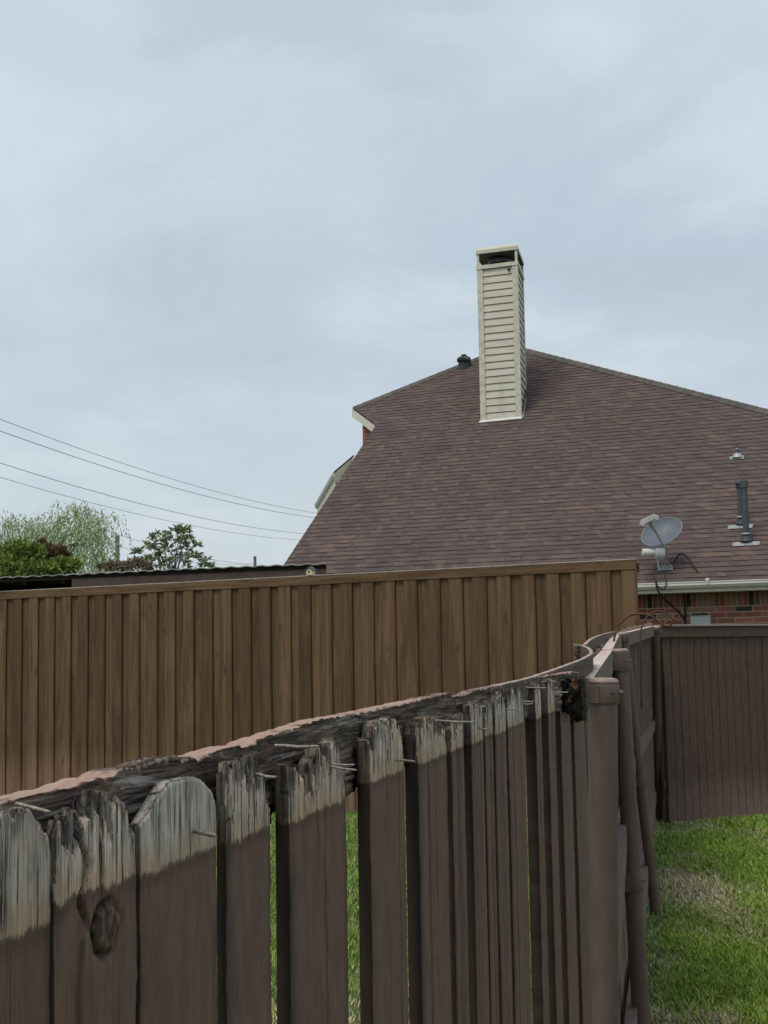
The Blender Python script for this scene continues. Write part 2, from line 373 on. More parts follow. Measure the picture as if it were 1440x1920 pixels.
for i, ((a, b_), th, top, rag) in enumerate(PK):
    s0, _ = on_panel(a, 1560); s1, _ = on_panel(b_, 1560); wd = s1 - s0
    ts, tz = zip(*[on_panel(x, y) for x, y in top]); ts = np.array(ts)
    ts = s0 + (ts - ts[0]) / (ts[-1] - ts[0]) * wd
    nu = int(np.clip(wd / .00050, 24, 170)); u = np.linspace(0, wd, nu)
    tz = np.interp(s0 + u, ts, tz)
    dd = (s0 + 2.64) / 2.2      # 0 near, 1 at the post
    amp = (.0065 + .012 * dd) * rag
    fr = 1 / (.0013 + .002 * dd)
    tz = tz - amp * np.maximum(0, vnoise(u * fr, i * 7.3, 3) - .35) * 1.6 + amp * .5 * np.maximum(0, vnoise(u * fr * 2.3, i * 3.1, 8) - .62)
    zt = np.concatenate([np.linspace(0, .9, 6)[:-1], np.linspace(.9, 1.44, 130)[:-1]]); nv2 = 110
    Z = np.concatenate([np.repeat(zt[:, None], nu, 1), 1.44 + (tz[None] - 1.44) * np.linspace(0, 1, nv2)[:, None] ** .8], 0)
    nr = Z.shape[0]; U = np.repeat(u[None], nr, 0)
    # relief: grooves along the grain, deeper where the wood is bare, wavy broken edges
    hrel = np.clip((Z - LINE + .004) / .012, 0, 1)
    gr = fbm(U * 900, Z * 14 + i * 5, i + 3, 4) - .5
    gr2 = np.maximum(0, .38 - vnoise(U * 520 + 9, Z * 7 + i, i + 60)) * 2.2
    dep = -(.0004 * gr * (.35 + hrel) + .0005 * gr2 * hrel) - .0008 * np.clip((Z - (tz[None] - .002)) / .002, 0, 1) ** 2
    edge = .0008 * (fbm(Z * 90, U * 0 + i, i + 90, 4) - .5) * (1 + 2.0 * dd) * rag
    wE = np.abs(U / wd * 2 - 1) ** 6
    Uf = U + edge * wE
    dep -= .0012 * wE * (.4 + fbm(Z * 120, i, 5, 3))
    if i == 1:      # the knot and the split above it
        sk, zk = on_panel(203, 1740); sk -= s0
        q = (((U - sk) / .0112) ** 2 + ((Z - zk) / .0085) ** 2) * (.55 + .9 * fbm(U * 110, Z * 110, 8, 3))
        ring = np.sin(np.sqrt(q) * 9 + 3 * fbm(U * 300, Z * 300, 4)) * .0009
        dep += np.where(q < 1, -.0012 * np.sqrt(np.clip(q, 0, 1)) + .0006 + ring * .25 + .0024 * (fbm(U * 200, Z * 200, 61, 5) - .5), 0) - .0026 * np.exp(-((q - 1.08) / .28) ** 2) * np.clip(.65 - (U - sk) * 55, .1, 1)
        sp_, zp = on_panel(160, 1600); dep -= .005 * np.exp(-((U - (sp_ - s0) + .003 * np.sin(Z * 300)) / .0016) ** 2) * np.clip((Z - zk) / .01, 0, 1)
    if i in (4, 5, 7): dep -= .0035 * np.exp(-((U - wd * .45 + .002 * np.sin(Z * 170)) / .0009) ** 2) * np.clip((Z - 1.46) / .02, .25, 1)
    cr = np.ones(U.shape)
    if i == 1:
        cr = 1 - .85 * np.exp(-((q - 1.05) / .35) ** 2) * np.clip(.7 - (U - sk) * 50, .2, 1) - .6 * (q < .9) * np.clip((fbm(U * 330, Z * 220, 44, 4) - .30) / .2, 0, 1); cr *= 1 - .85 * np.exp(-((U - (sp_ - s0) + .003 * np.sin(Z * 300)) / .0022) ** 2) * np.clip((Z - zk) / .01, 0, 1)
        cr *= 1 - .6 * np.clip((.004 - np.abs(U - .0185 + .002 * np.sin(Z * 130))) / .004, 0, 1) * (Z < zk)
    if i not in (0, 2):      # torn out, blackened patches in the bare wood
        tn = fbm(U * 210 + i * 3, Z * 34 + i, 101 + i, 4) + .25 * np.clip((Z - (tz[None] - .016)) / .016, 0, 1) - .28 * np.clip((LINE + .010 - Z) / .012, 0, 1)
        tm = np.clip((tn - .625) / .03, 0, 1); dep -= .0014 * tm; cr *= 1 - .66 * tm
    cw_ = np.clip((Z - (tz[None] - .004 - .006 * vnoise(U * 500, i, 6))) / .003, 0, 1); cr *= 1 - (.0 if i == 2 else .3 if i == 0 else .6) * cw_ * (vnoise(U * 300, i * 3., 12) > .45)      # blackened splintered ends
    for c_ in range(1 + 2 * (i > 5)):
        uc = wd * (.2 + .6 * random.random()); ph_ = random.random() * 6; wc = .0005 + .0007 * (i > 5) + .0006 * random.random()
        ck = np.exp(-((U - uc - .0012 * np.sin(Z * 60 + ph_) - .0006 * np.sin(Z * 210 + ph_)) / wc) ** 2) * np.clip((Z - ((1.488 if i < 4 else 1.47) - random.random() * (.01 if i < 4 else .5) * (1 + i * .1))) / .02, 0, 1)
        dep -= .003 * ck; cr *= 1 - .8 * ck
    cr *= 1 - .6 * np.clip(wE * 1.3 - .15, 0, 1) * np.clip((fbm(Z * 11, U * 0 + i * 3.1, 15, 4) - .30) / .25, 0, 1)
    cr[:, 0] *= .22; cr[:, -1] *= .25; cr[:, 1] *= .6; cr[:, -2] *= .6  # edge columns darkened: shade of the picket seams put into the colour
    Fr = np.stack([Uf, dep, Z], -1).reshape(-1, 3)          # local: x along fence, y outwards (towards camera), z up
    Bk = np.stack([Uf, np.full_like(U, -th) - .0 * dep, Z], -1).reshape(-1, 3)
    nF_ = nr * nu; idx = np.arange(nF_).reshape(nr, nu)
    q1 = np.stack([idx[:-1, :-1], idx[:-1, 1:], idx[1:, 1:], idx[1:, :-1]], -1).reshape(-1, 4)
    q2 = q1[:, ::-1] + nF_
    def strip(l): return np.stack([l[:-1], l[:-1] + nF_, l[1:] + nF_, l[1:]], -1)
    Fq = np.concatenate([q1, q2, strip(idx[:, 0])[:, ::-1], strip(idx[:, -1]), strip(idx[-1]), strip(idx[0])[:, ::-1]])
    crv = np.concatenate([cr.ravel(), np.full(nF_, .22)])[:, None] * np.array([[1, .97, .93]])  # dark back tint runs onto the sides, painting the shade inside the gaps
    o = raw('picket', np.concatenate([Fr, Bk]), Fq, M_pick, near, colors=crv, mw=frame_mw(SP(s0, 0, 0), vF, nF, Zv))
    o.color = ((.35, .75, .8), (.5, 1.1, 1.), (.05, .98, .55), (.5, 1.3, 1.), (.8, 1.2, 1.), (.7, 1.35, 1.), (.8, 1.2, 1.), (.4, 1.15, 1.), (.5, 1.3, 1.))[i % 9] + (1,)
    pickets.append((a, b_, o))
# rotten rail behind the pickets
RT = [(-90, 1512), (0, 1489), (120, 1459), (200, 1440), (278, 1419), (284, 1430), (305, 1424), (345, 1410), (398, 1396), (404, 1404), (430, 1392), (436, 1387), (480, 1374), (560, 1350), (640, 1336), (700, 1322), (760, 1312), (815, 1299), (822, 1307), (850, 1303), (870, 1294), (930, 1283), (1000, 1268), (1060, 1260), (1085, 1262), (1100, 1264)]
RB = [(-90, 1630), (0, 1600), (110, 1572), (240, 1548), (280, 1538), (420, 1560), (500, 1556), (515, 1548), (522, 1520), (600, 1520), (650, 1494), (664, 1488), (680, 1470), (800, 1420), (900, 1395), (990, 1348), (1060, 1340), (1085, 1335), (1100, 1332)]
OFF = .0110
def z_line(L, ss, OFF=.0095):
    q = [on_panel(x, y, OFF) for x, y in L]; return np.interp(ss, [t[0] for t in q], [t[1] for t in q])
ss = np.unique(np.concatenate([np.linspace(-2.72, -2.2, 420), np.linspace(-2.2, -1.4, 320), np.linspace(-1.4, -.40, 170)]))
zt = z_line(RT, ss, .0250) + .0016 * 1.6 * (vnoise(ss * 420, 3, 5) - .5) * ((ss > -2.54) & (ss < -2.43)) + .0016 * (fbm(ss * 160, 0, 2, 4) - .5) * (1 + (ss + 2.7)); zb = z_line(RB, ss) + .003 * (fbm(ss * 120, 9, 2, 4) - .5)
nsec = 34; dpt = .016
sec = []
for j in range(nsec):
    t = j / (nsec - 1)
    if t < .62: sec.append((0., t / .62, 0))
    else: sec.append(((t - .62) / .38, 1., 1))
ns = len(ss); VV = []; CC = []
for (dq, hq, tp) in sec:
    z = zb + (zt - zb) * hq; n = -OFF - .0005 - dq * dpt
    if not tp:
        lay = fbm(ss * 9, z * 420 + ss * 20, 40, 4) - .5
        n = n + .0042 * lay * (1 + .8 * (ss + 2.7) / 2) - .0035 * np.maximum(0, .40 - fbm(ss * 18, z * 260, 70, 3)) * 3
        z = z + .001 * (fbm(ss * 120, z * 100, 12, 2) - .5)
    else:
        z = z + .0012 * (fbm(ss * 90, dq * 4, 21, 3) - .5) - .0010 * (dq ** 2) + .0016 * np.maximum(0, fbm(ss * 30, dq * 2, 5, 3) - .6) - .004 * np.maximum(0, dq - .9)
        n = n + np.zeros_like(ss)
    VV.append(np.stack([ss, n * np.ones_like(ss), z], -1)); pxs = [-200, 275, 290, 405, 432, 815, 840, 930, 1010, 1200]; pv = [1, 1, 0, 0, 1, 1, .25, .35, .75, .8]
    sv = [on_panel(x_, 1400 if x_ > 500 else 1450)[0] for x_ in pxs]; msk = np.interp(ss, sv, pv) if tp else np.zeros(ns)
    if tp: msk = np.clip(msk * 1.5 - .5 * (fbm(ss * 140, dq * 9, 33, 4) > .56), 0, 1)
    CC.append(np.repeat(msk[:, None], 3, 1))
# back side and underside close the beam
VV.append(np.stack([ss, np.full(ns, -OFF - dpt), zb], -1)); CC.append(np.ones((ns, 3)))
A = np.stack(VV); nr = A.shape[0]; idx = np.arange(nr * ns).reshape(nr, ns)
idw = np.concatenate([idx, idx[:1]], 0)
q = np.stack([idw[:-1, :-1], idw[:-1, 1:], idw[1:, 1:], idw[1:, :-1]], -1).reshape(-1, 4)
raw('rail', A.reshape(-1, 3), q, M_rail, near, colors=np.concatenate(CC), mw=frame_mw(SP(0, 0, 0), vF, nF, Zv), smooth=False)
mb = MB()      # bottom rail, seen only through gaps
mb.box(SP(-2.7, -.045, .28), vF * 2.2, nF * .035, Zv * .085); mb.build('rail', M_pick_far, near)
# rotten end block of the rail, hanging by the bracket
def lump(name, c, ax, size, mat, parent, seed, amp=.25, sub=22):
    V = []; n = sub; Fc = []
    def face(o, a, b__):
        base = len(V)
        for i in range(n + 1):
            for j in range(n + 1): V.append(o + a * (2 * i / n - 1) + b__ * (2 * j / n - 1))
        for i in range(n):
            for j in range(n): Fc.append((base + i * (n + 1) + j, base + (i + 1) * (n + 1) + j, base + (i + 1) * (n + 1) + j + 1, base + i * (n + 1) + j + 1))
    X, Y, Z = np.eye(3)
    for o, a, b__ in ((Z, X, Y), (-Z, Y, X), (X, Y, Z), (-X, Z, Y), (Y, Z, X), (-Y, X, Z)): face(o, a, b__)
    V = np.array(V); r = np.linalg.norm(V, axis=1, keepdims=True); Vs = V * (.86 + .14 / r)
    nn = fbm(V[:, 0] * 3 + seed + V[:, 1] * 2.1, V[:, 2] * 5 + seed - V[:, 1] * 1.7, seed, 4) - .5
    Vs = Vs * (1 + amp * nn[:, None] * 1.6)
    W = c + sum(Vs[:, k:k + 1] * ax[k] * size[k] for k in range(3))
    return raw(name, W, Fc, mat, parent, colors=np.ones((len(W), 3)))
m, T, b = newmat('black_rot'); tc = T.node('ShaderNodeTexCoord'); v = tc.outputs['Object']
g = T.noise(T.vmap(v, (60, 60, 150)), 1, 6, .7, 1.5); g3 = T.noise(v, 38, 3, .6)
c = T.mix((.008, .007, .007), (.05, .042, .03), T.ramp(g, .45, .7)); c = T.mix(c, (.26, .28, .23), T.ramp(T.noise(v, 90, 4, .7), .62, .7, 0, .7)); c = T.mix(c, (.26, .12, .05), T.ramp(g3, .56, .62, 0, .9))
T.put(b.inputs['Base Color'], c); b.inputs['Roughness'].default_value = .9; setbump(T, b, g, 1., .02); M_blackrot = m
cpos = at(1080, 1310, 2.30)
lump('rail_end', cpos, (vF, nF, Zv), (.05, .014, .035), M_blackrot, near, 3, .2)
# loose nails
NL = [((52, 1512), (95, 1523), 7), ((362, 1557), (405, 1567), 9), ((485, 1452), (519, 1457), 6), ((530, 1398), (597, 1399), 6), ((622, 1433), (665, 1434), 4), ((620, 1437), (668, 1444), 4.5), ((740, 1426), (778, 1428), 4),
      ((824, 1351), (892, 1353), 4), ((896, 1364), (919, 1366), 3.4), ((948, 1330), (971, 1331), 3.2), ((981, 1315), (1001, 1316), 3), ((981, 1319), (999, 1319), 2.6), ((992, 1289), (1024, 1290), 2.6), ((1034, 1276), (1043, 1277), 3), ((1040, 1298), (1066, 1298), 3), ((1040, 1303), (1054, 1304), 2.4), ((1094, 1350), (1096, 1350), 1)]
for (p, q_, wpx) in NL[:-1]:
    s, z = on_panel(*p); P = SP(s, 0, z); Y = P[1]
    L = (q_[0] - p[0]) * Y / f / (nF[0] + .213 * P[0] / Y)
    Q = P + nF * L; d = at(q_[0], q_[1], Q[1]); Q[2] = d[2]
    r = wpx / 2 * Y / f
    par = min(pickets, key=lambda t: 0 if t[0] <= p[0] <= t[1] else min(abs(t[0] - p[0]), abs(t[1] - p[0])))[2]
    mb = MB(); D = nrm(Q - P); bend = Zv * (Y * random.uniform(-.0015, .0012)); mb.tube([P - D * .004, P, P + (Q - P) * .45 + bend * .6, P + (Q - P) * .85 + bend * .3, Q - D * r, Q], [r, r, r * 1.04, r * .95, r * .75, r * .25], 10); mb.build('nail', M_nail, par, smooth=True)
# a row of nail-hole dimples and staples is carried by the picket material

# ------------------------------------------------------------------ steel post + band at the end of the panel
def steel_post(parent, topc, botc, r, band=None, low=None, cap=True):
    topc = np.array(topc); botc = np.array(botc); ax = nrm(topc - botc)
    mb = MB(); n = 36
    mb.tube([botc, botc + (topc - botc) * .5, topc], r, n); po = mb.build('post', M_steel, parent, smooth=True)
    if cap:
        mb = MB(); mb.tube([topc - ax * .002, topc + ax * r * .06, topc + ax * r * .22, topc + ax * r * .30], [r * 1.06, r * 1.08, r * .98, r * .70], n); mb.build('post_cap', M_steel_top, po, smooth=True)
    for bd in ([band] if band else []) + ([low] if low else []):
        z0, h, side = bd      # distance below top, height, bracket ear
        t1 = topc - ax * z0; t0 = topc - ax * (z0 + h); R2 = r * 1.12
        mb = MB(); mb.tube([t0, t0 + ax * h * .04, t1 - ax * h * .04, t1], [R2 * .98, R2, R2, R2 * .98], n)
        # flat ear that runs to the rail, and a bolt
        x = nF if side > 0 else -nF
        if side < 0:
            mb.box(t0 - nF * (r * 1.16) - vF * .6 * r, -nF * r * .10, vF * r * 1.2, ax * h * .92)
            mb.box(t0 - nF * (r * 1.16) - vF * 1.10 * r + ax * h * .04, nF * r * 1.0, -vF * r * .08, ax * h * .88)
        bn = mb.build('bracket', M_steel, po, smooth=True)
        mb = MB(); c0 = t0 + ax * h * .55 + nF * R2 * .9; mb.tube([c0, c0 + nF * r * .18, c0 + nF * r * .32, c0 + nF * r * .38], [r * .16, r * .17, r * .13, r * .04], 12)
        hp = t0 + ax * h * .5 + nrm(nF * .62 - vF * .78) * R2 * 1.0; mb.tube([hp - nrm(nF * .62 - vF * .78) * .002, hp + nrm(nF * .62 - vF * .78) * .0012], r * .075, 10, col=(.05, .05, .05))
        mb.build('bolt', M_blt, po, smooth=True)
    return po
M_blt = simple('bolt_metal', (.16, .125, .11), .5, .1, .1, 60, vc=True)
r1 = 55 / 2 * 3.0 / f
t1 = at(1130, 1279, 3.0); b1 = at(1132, 1930, 3.0); ax = nrm(t1 - b1); b1 = t1 - ax * (t1[2] + .05) / ax[2]
steel_post(near, t1, b1, r1, band=(.004, .040, -1))
# warped trim boards at the end of the rail
def warped(name, pts, h, th, mat, parent, seed=1, hz=None):
    """thin board standing on edge, following 3-D points of its top edge"""
    P = spline(pts, 10); n = len(P); m_ = 12; V = []; 
    for side in (0, 1):
        for i, q in enumerate(P):
            d = P[min(i + 1, n - 1)] - P[max(i - 1, 0)]; d[2] = 0; x = nrm(np.cross(nrm(d), Zv))
            hh = h * (hz(i / (n - 1)) if hz else 1)
            for j in range(m_):
                t = j / (m_ - 1); bot = (fbm(i * .35, seed, seed, 3) - .5) * .3 * t
                dis = .0018 * (fbm(i * .5, j * .9, seed + 5, 3) - .5)
                V.append(q + x * (th / 2 * (1 - 2 * side) + dis) - Zv * hh * t * (1 + bot) + Zv * .002 * (fbm(i * .8, 3, seed) - .5))
    V = np.array(V); idx = np.arange(n * m_).reshape(n, m_); o2 = n * m_
    A_ = np.stack([idx[:-1, :-1], idx[:-1, 1:], idx[1:, 1:], idx[1:, :-1]], -1).reshape(-1, 4)
    st = lambda l: np.stack([l[:-1], l[:-1] + o2, l[1:] + o2, l[1:]], -1)
    Fq = np.concatenate([A_, A_[:, ::-1] + o2, st(idx[:, 0])[:, ::-1], st(idx[:, -1]), st(idx[0]), st(idx[-1])[:, ::-1]])
    return raw(name, V, Fq, mat, parent, colors=np.ones((len(V), 3)))
M_trim = rail_rot(.7, top=(.50, .37, .31), dark=2.2)
a1 = [at(920, 1287, 1.48), at(985, 1272, 1.8), at(1030, 1258, 2.2), at(1066, 1245, 2.65), at(1094, 1234, 3.1), at(1108, 1225, 3.5), at(1105, 1216, 3.75), at(1092, 1210, 3.85), at(1076, 1207, 3.85)]
warped('trim_board', a1, .045, .009, M_trim, near, 3)

# ================================================================== LEANING RUN BEHIND (posts 2-4)
run = empty('picket_fence', at(1200, 1700, 6.5) * np.array([1, 1, 0]), 'leaning brown fence on round steel posts running back to the corner beside the lawn', 'fence')
T2 = at(1161, 1221, 5.3); T3 = at(1168, 1188, 8.6); T4 = at(1229, 1176, 13.0)
def foot(x, y, Y): q = at(x, y, Y); return q
B2 = at(1203, 1925, 5.3); B3 = at(1228, 1700, 8.75); B4 = at(1236, 1530, 13.6)
def ext(t, b__): a_ = nrm(b__ - t); return t + a_ * (t[2] + .05) / -a_[2]
B2 = ext(T2, B2); B3 = ext(T3, B3); B4 = ext(T4, B4)
steel_post(run, T2, B2, .032, band=(.002, .072, -1), low=(.80, .075, -1))
steel_post(run, T3, B3, .031, band=(.002, .05, -1), low=(.86, .07, -1))
steel_post(run, T4, B4, .033, band=(.002, .05, -1), low=(.88, .06, -1))
# rails: top rail pieces follow the post tops
R = [at(1094, 1272, 3.05), at(1138, 1219, 5.25)], [at(1138, 1218, 5.27), at(1155, 1190, 8.5)], [at(1158, 1189, 8.55), at(1222, 1174, 12.9)]
def rail_board(p, q, w_, h, mat, parent, col=(1, 1, 1)):
    p = np.asarray(p, float); q = np.asarray(q, float); d = q - p; x = nrm(np.cross(d, Zv)); n = 60; V = []; prof = []
    for k in range(5): prof.append((-.5 + k / 4., 0))
    for k in range(1, 6): prof.append((.5, -k / 5.))
    for k in range(1, 5): prof.append((.5 - k / 4., -1))
    for k in range(1, 5): prof.append((-.5, -1 + k / 5.))
    m_ = len(prof)
    for i in range(n + 1):
        for j, (a_, c_) in enumerate(prof):
            nn = fbm(i * .9, j * .8, 6, 3) - .5
            V.append(p + d * i / n + x * (a_ * w_ + nn * .004) + Zv * (c_ * h + nn * .004))
    idx = np.arange((n + 1) * m_).reshape(n + 1, m_); idx = np.concatenate([idx, idx[:, :1]], 1)
    Fq = [tuple(t) for t in np.stack([idx[:-1, :-1], idx[:-1, 1:], idx[1:, 1:], idx[1:, :-1]], -1).reshape(-1, 4)]
    Fq += [tuple(range(m_))[::-1], tuple(range(n * m_, (n + 1) * m_))]
    return raw('rail', V, Fq, mat, parent, colors=np.tile(col, (len(V), 1)))
m, T, b = newmat('rail_paint_faded'); tc = T.node('ShaderNodeTexCoord'); geo = T.node('ShaderNodeNewGeometry'); v = tc.outputs['Object']
g = T.noise(T.vmap(v, (10, 30, 90)), 1, 5, .7); g3 = T.noise(v, 26, 5, .7)
sp = T.node('ShaderNodeSeparateXYZ'); T.put(sp.inputs[0], geo.outputs['True Normal']); up = T.ramp(sp.outputs[2], .5, .8)
side = T.mix((.155, .112, .088), (.21, .158, .126), T.ramp(g, .35, .65)); topc_ = T.mix((.50, .31, .24), (.60, .54, .50), T.ramp(g3, .44, .56)); topc_ = T.mix(topc_, (.2, .16, .14), T.ramp(g, .62, .74, 0, .6))
T.put(b.inputs['Base Color'], T.mix(side, topc_, up)); b.inputs['Roughness'].default_value = .8; setbump(T, b, g, .6, .006); M_rail2 = m
for (p, q_), (w_, h) in zip(R, ((.040, .082), (.040, .085), (.042, .086))): rail_board(p, q_, w_, h, M_rail2, run)
# mid and low rails
def lerp(a_, b__, t): return a_ + (b__ - a_) * t
def on_post(t, b__, z): k = (t[2] - z) / (t[2] - b__[2]); return lerp(t, b__, k)
lo = [(SP(.1, -.01, .95), on_post(T2, B2, .95) - nF * .03), (on_post(T2, B2, .95) - nF * .03, on_post(T3, B3, .95) - nF * .03), (on_post(T3, B3, .95) - nF * .04, on_post(T4, B4, .95) - nF * .04)]
for p, q_ in lo: rail_board(p, q_, .038, .088, M_peel, run)
for p, q_ in [(SP(.1, -.01, .3), on_post(T2, B2, .3) - nF * .03), (on_post(T2, B2, .3) - nF * .03, on_post(T3, B3, .3) - nF * .03), (on_post(T3, B3, .3) - nF * .04, on_post(T4, B4, .3) - nF * .04)]: rail_board(p, q_, .038, .088, M_peel, run)
# pickets of the run: top follows the rails, foot follows the ground line
segs = [(SP(.12, 0, 0), R[0][0] + 0, SP((T2 - P1)[:2] @ vF[:2], 0, 0), R[0][1]), None, None]
tops = [R[0][0], R[0][1], R[1][1], R[2][1] + nrm(R[2][1] - R[2][0]) * .75]
foots = [SP(.06, -.03, 0), B2 * [1, 1, 0] - nF * .05, B3 * [1, 1, 0] - nF * .05, B4 * [1, 1, 0] - nF * .02 + vF * .75]
tot = [np.linalg.norm((foots[k + 1] - foots[k])[:2]) for k in range(3)]
def mk_picket(name, o, x, zax, wd, th, L, mat, parent, seed, rag=.01, nu=7, shape='flat'):
    """board: local x along the fence, y thickness (towards +y), z up the board"""
    u = np.linspace(0, wd, nu); zs = np.concatenate([[0, .25, .5, .75], 1 - np.linspace(.2, 0, 5) ** 1.5 * .8])
    tp = L + rag * (vnoise(u * 60, seed, seed) - .5)
    if shape == 'ear': tp = tp - .012 * (np.abs(u / wd * 2 - 1) > .8)
    Z = zs[:, None] * tp[None]; U = np.repeat(u[None], len(zs), 0) + .003 * (vnoise(Z * 3, seed, seed + 1) - .5)
    Y_ = .002 * (vnoise(U * 40, Z * 2, seed + 2) - .5)
    A_ = np.stack([U, Y_, Z], -1).reshape(-1, 3); B_ = A_ + [0, -th, 0]; nr, k = U.shape; n0 = nr * k; idx = np.arange(n0).reshape(nr, k)
    q1 = np.stack([idx[:-1, :-1], idx[:-1, 1:], idx[1:, 1:], idx[1:, :-1]], -1).reshape(-1, 4)
    st = lambda l: np.stack([l[:-1], l[:-1] + n0, l[1:] + n0, l[1:]], -1)
    Fq = np.concatenate([q1, q1[:, ::-1] + n0, st(idx[:, 0])[:, ::-1], st(idx[:, -1]), st(idx[-1]), st(idx[0])[:, ::-1]])
    zax = nrm(zax); x = nrm(x - zax * np.dot(x, zax)); y = np.cross(zax, x)
    if y @ (CAM - o) < 0: pass
    return raw(name, np.concatenate([A_, B_]), Fq, mat, parent, mw=frame_mw(o, x, -y, zax))
cnt = 0
for k in range(3):
    n = int(tot[k] / .108)
    for i in range(n):
        t = (i + .5) / n; ft = lerp(foots[k], foots[k + 1], t); tp = lerp(tops[k], tops[k + 1], t) - nF * .028 - Zv * .006 + Zv * random.uniform(-.006, .004)
        ft = ft - nF * .02
        d = tp - ft; xdir = nrm((foots[k + 1] - foots[k]) * [1, 1, 0])
        wd = .098 + random.uniform(-.003, .003)
        mk_picket('picket', ft - xdir * wd / 2 + nF * random.uniform(-.003, .003), xdir, d, wd, .015, np.linalg.norm(d), M_pick_far if random.random() > .25 else M_peel, run, cnt, .012)
        cnt += 1
# shredded kick board with flaking paint that bows out behind the second post
a2 = [at(1095, 1209, 4.7), at(1108, 1198, 5.3), at(1124, 1191, 6.2), at(1138, 1187, 7.2), at(1150, 1184, 8.4)]
warped('trim_board', a2, .075, .012, M_trim, run, 9, lambda t: .62 + .5 * t)

# ================================================================== DARK FENCE (right)
C0 = at(1237, 1172, 13.3); az = math.radians(64); dD = np.array([math.sin(az), math.cos(az), 0]); nD = np.array([dD[1], -dD[0], 0])
dark = empty('picket_fence', C0 * [1, 1, 0], 'dark brown picket fence with a cap rail in front of the brick wall', 'fence')
zt_ = C0[2]; mb = MB(); LD = 6.4
step = .0905; nP = int(LD / step)
for i in range(nP):
    s = .03 + i * step; o = C0 * [1, 1, 0] + dD * s
    mk_picket('picket', o + nD * random.uniform(0, .003), dD, np.array([random.uniform(-.002, .002), 0, 1]), .086, .015, zt_ - .05, M_dark, dark, i + 300, .0)
mb.box(C0 * [1, 1, 0] + Zv * (zt_ - .115) - nD * .004, dD * LD, nD * .03, Zv * .10); mb.build('top_rail', M_dark, dark, bevel=.003)
M_cap = wood_rot('cap_paint_faded', None, pk=.58, fine=.3, paint=(.30, .22, .19))
mb = MB(); mb.box(C0 * [1, 1, 0] + Zv * (zt_ - .015) - nD * .03, dD * LD, nD * .075, Zv * .018); mb.build('cap_board', M_cap, dark, bevel=.003)
mb = MB(); mb.box(C0 * [1, 1, 0] + Zv * .3 - nD * .06, dD * LD, nD * .035, Zv * .088); mb.build('rail', M_dark, dark)
for s in (0.05, 2.5, 4.95):
    mb = MB(); o = C0 * [1, 1, 0] + dD * s - nD * .09; mb.tube([o, o + Zv * (zt_ - .08)], .03, 16); mb.build('post', M_steel, dark, smooth=True)

# ================================================================== TALL STAINED FENCE (left)
E1 = at(1194, 1049, 13.4); zT = E1[2]
dB0 = np.array([-math.sin(math.radians(64.6)), math.cos(math.radians(64.6)), 0])
def hitz(px, py, z): d = dirv(px, py); return CAM + d * ((z - EYE) / d[2])
Lf = hitz(0, 1110, zT); dB = nrm((Lf - E1) * [1, 1, 0]); nB = np.array([-dB[1], dB[0], 0])
if nB @ (CAM - E1) < 0: nB = -nB
LB = np.linalg.norm((Lf - E1)[:2]) + 3.4
brown = empty('board_fence', E1 * [1, 1, 0], 'tall brown stained board-on-board privacy fence with a plain top board', 'fence')
s = .0; i = 0; per = .262
while s < LB:
    o = E1 * [1, 1, 0] + dB * s
    wd = .150 + random.uniform(-.010, .010)
    mk_picket('board', o, dB, Zv, wd, .016, zT - .06, M_brown, brown, 600 + i, 0, 5)
    o2 = E1 * [1, 1, 0] + dB * (s + .122) - nB * .021
    if (zT - 1.57) and s + .118 + .14 < LB: mk_picket('board', o2, dB, Zv, .165, .016, zT - .07, M_brown, brown, 900 + i, 0, 5)
    s += per + random.uniform(-.004, .004); i += 1
joints = [0, 3.05, 6.3, 9.5, 12.7, LB]
for a_, b__ in zip(joints[:-1], joints[1:]):
    if a_ >= LB: break
    b__ = min(b__, LB); n = 24; ss_ = np.linspace(a_ + .002, b__ - .002, n); V = []; o = E1 * [1, 1, 0]
    for s_ in ss_:
        e = .004 * (vnoise(s_ * 1.7, 1, 3) - .5)
        for (nn, z) in ((.004, zT - .092), (.024, zT - .092), (.024, zT), (.004, zT)): V.append(o + dB * s_ + nB * nn + Zv * (z + e))
    Fq = [(k * 4 + j, k * 4 + (j + 1) % 4, (k + 1) * 4 + (j + 1) % 4, (k + 1) * 4 + j) for k in range(n - 1) for j in range(4)] + [(0, 1, 2, 3), ((n - 1) * 4 + 3, (n - 1) * 4 + 2, (n - 1) * 4 + 1, (n - 1) * 4)]
    O_ = o + dB * a_
    Vl = [(np.dot(q - O_, nB), q[2], np.dot(q - O_, dB)) for q in np.array(V)]
    oo = raw('top_board', Vl, Fq, M_brown, brown, mw=frame_mw(O_, nB, Zv, dB))
mb = MB()
for z in (.3, 1.2, zT - .12): mb.box(E1 * [1, 1, 0] - nB * .038 + Zv * z, dB * LB, -nB * .036, Zv * .088)
mb.build('rail', M_brown, brown)
M_capgrey = simple('raw_cap_edge', (.42, .39, .35), .8, 0, .3, 30)
mb = MB(); mb.box(E1 * [1, 1, 0] - nB * .036 + Zv * (zT + .001), dB * LB, nB * .058, Zv * .008); mb.build('cap_board', M_capgrey, brown)

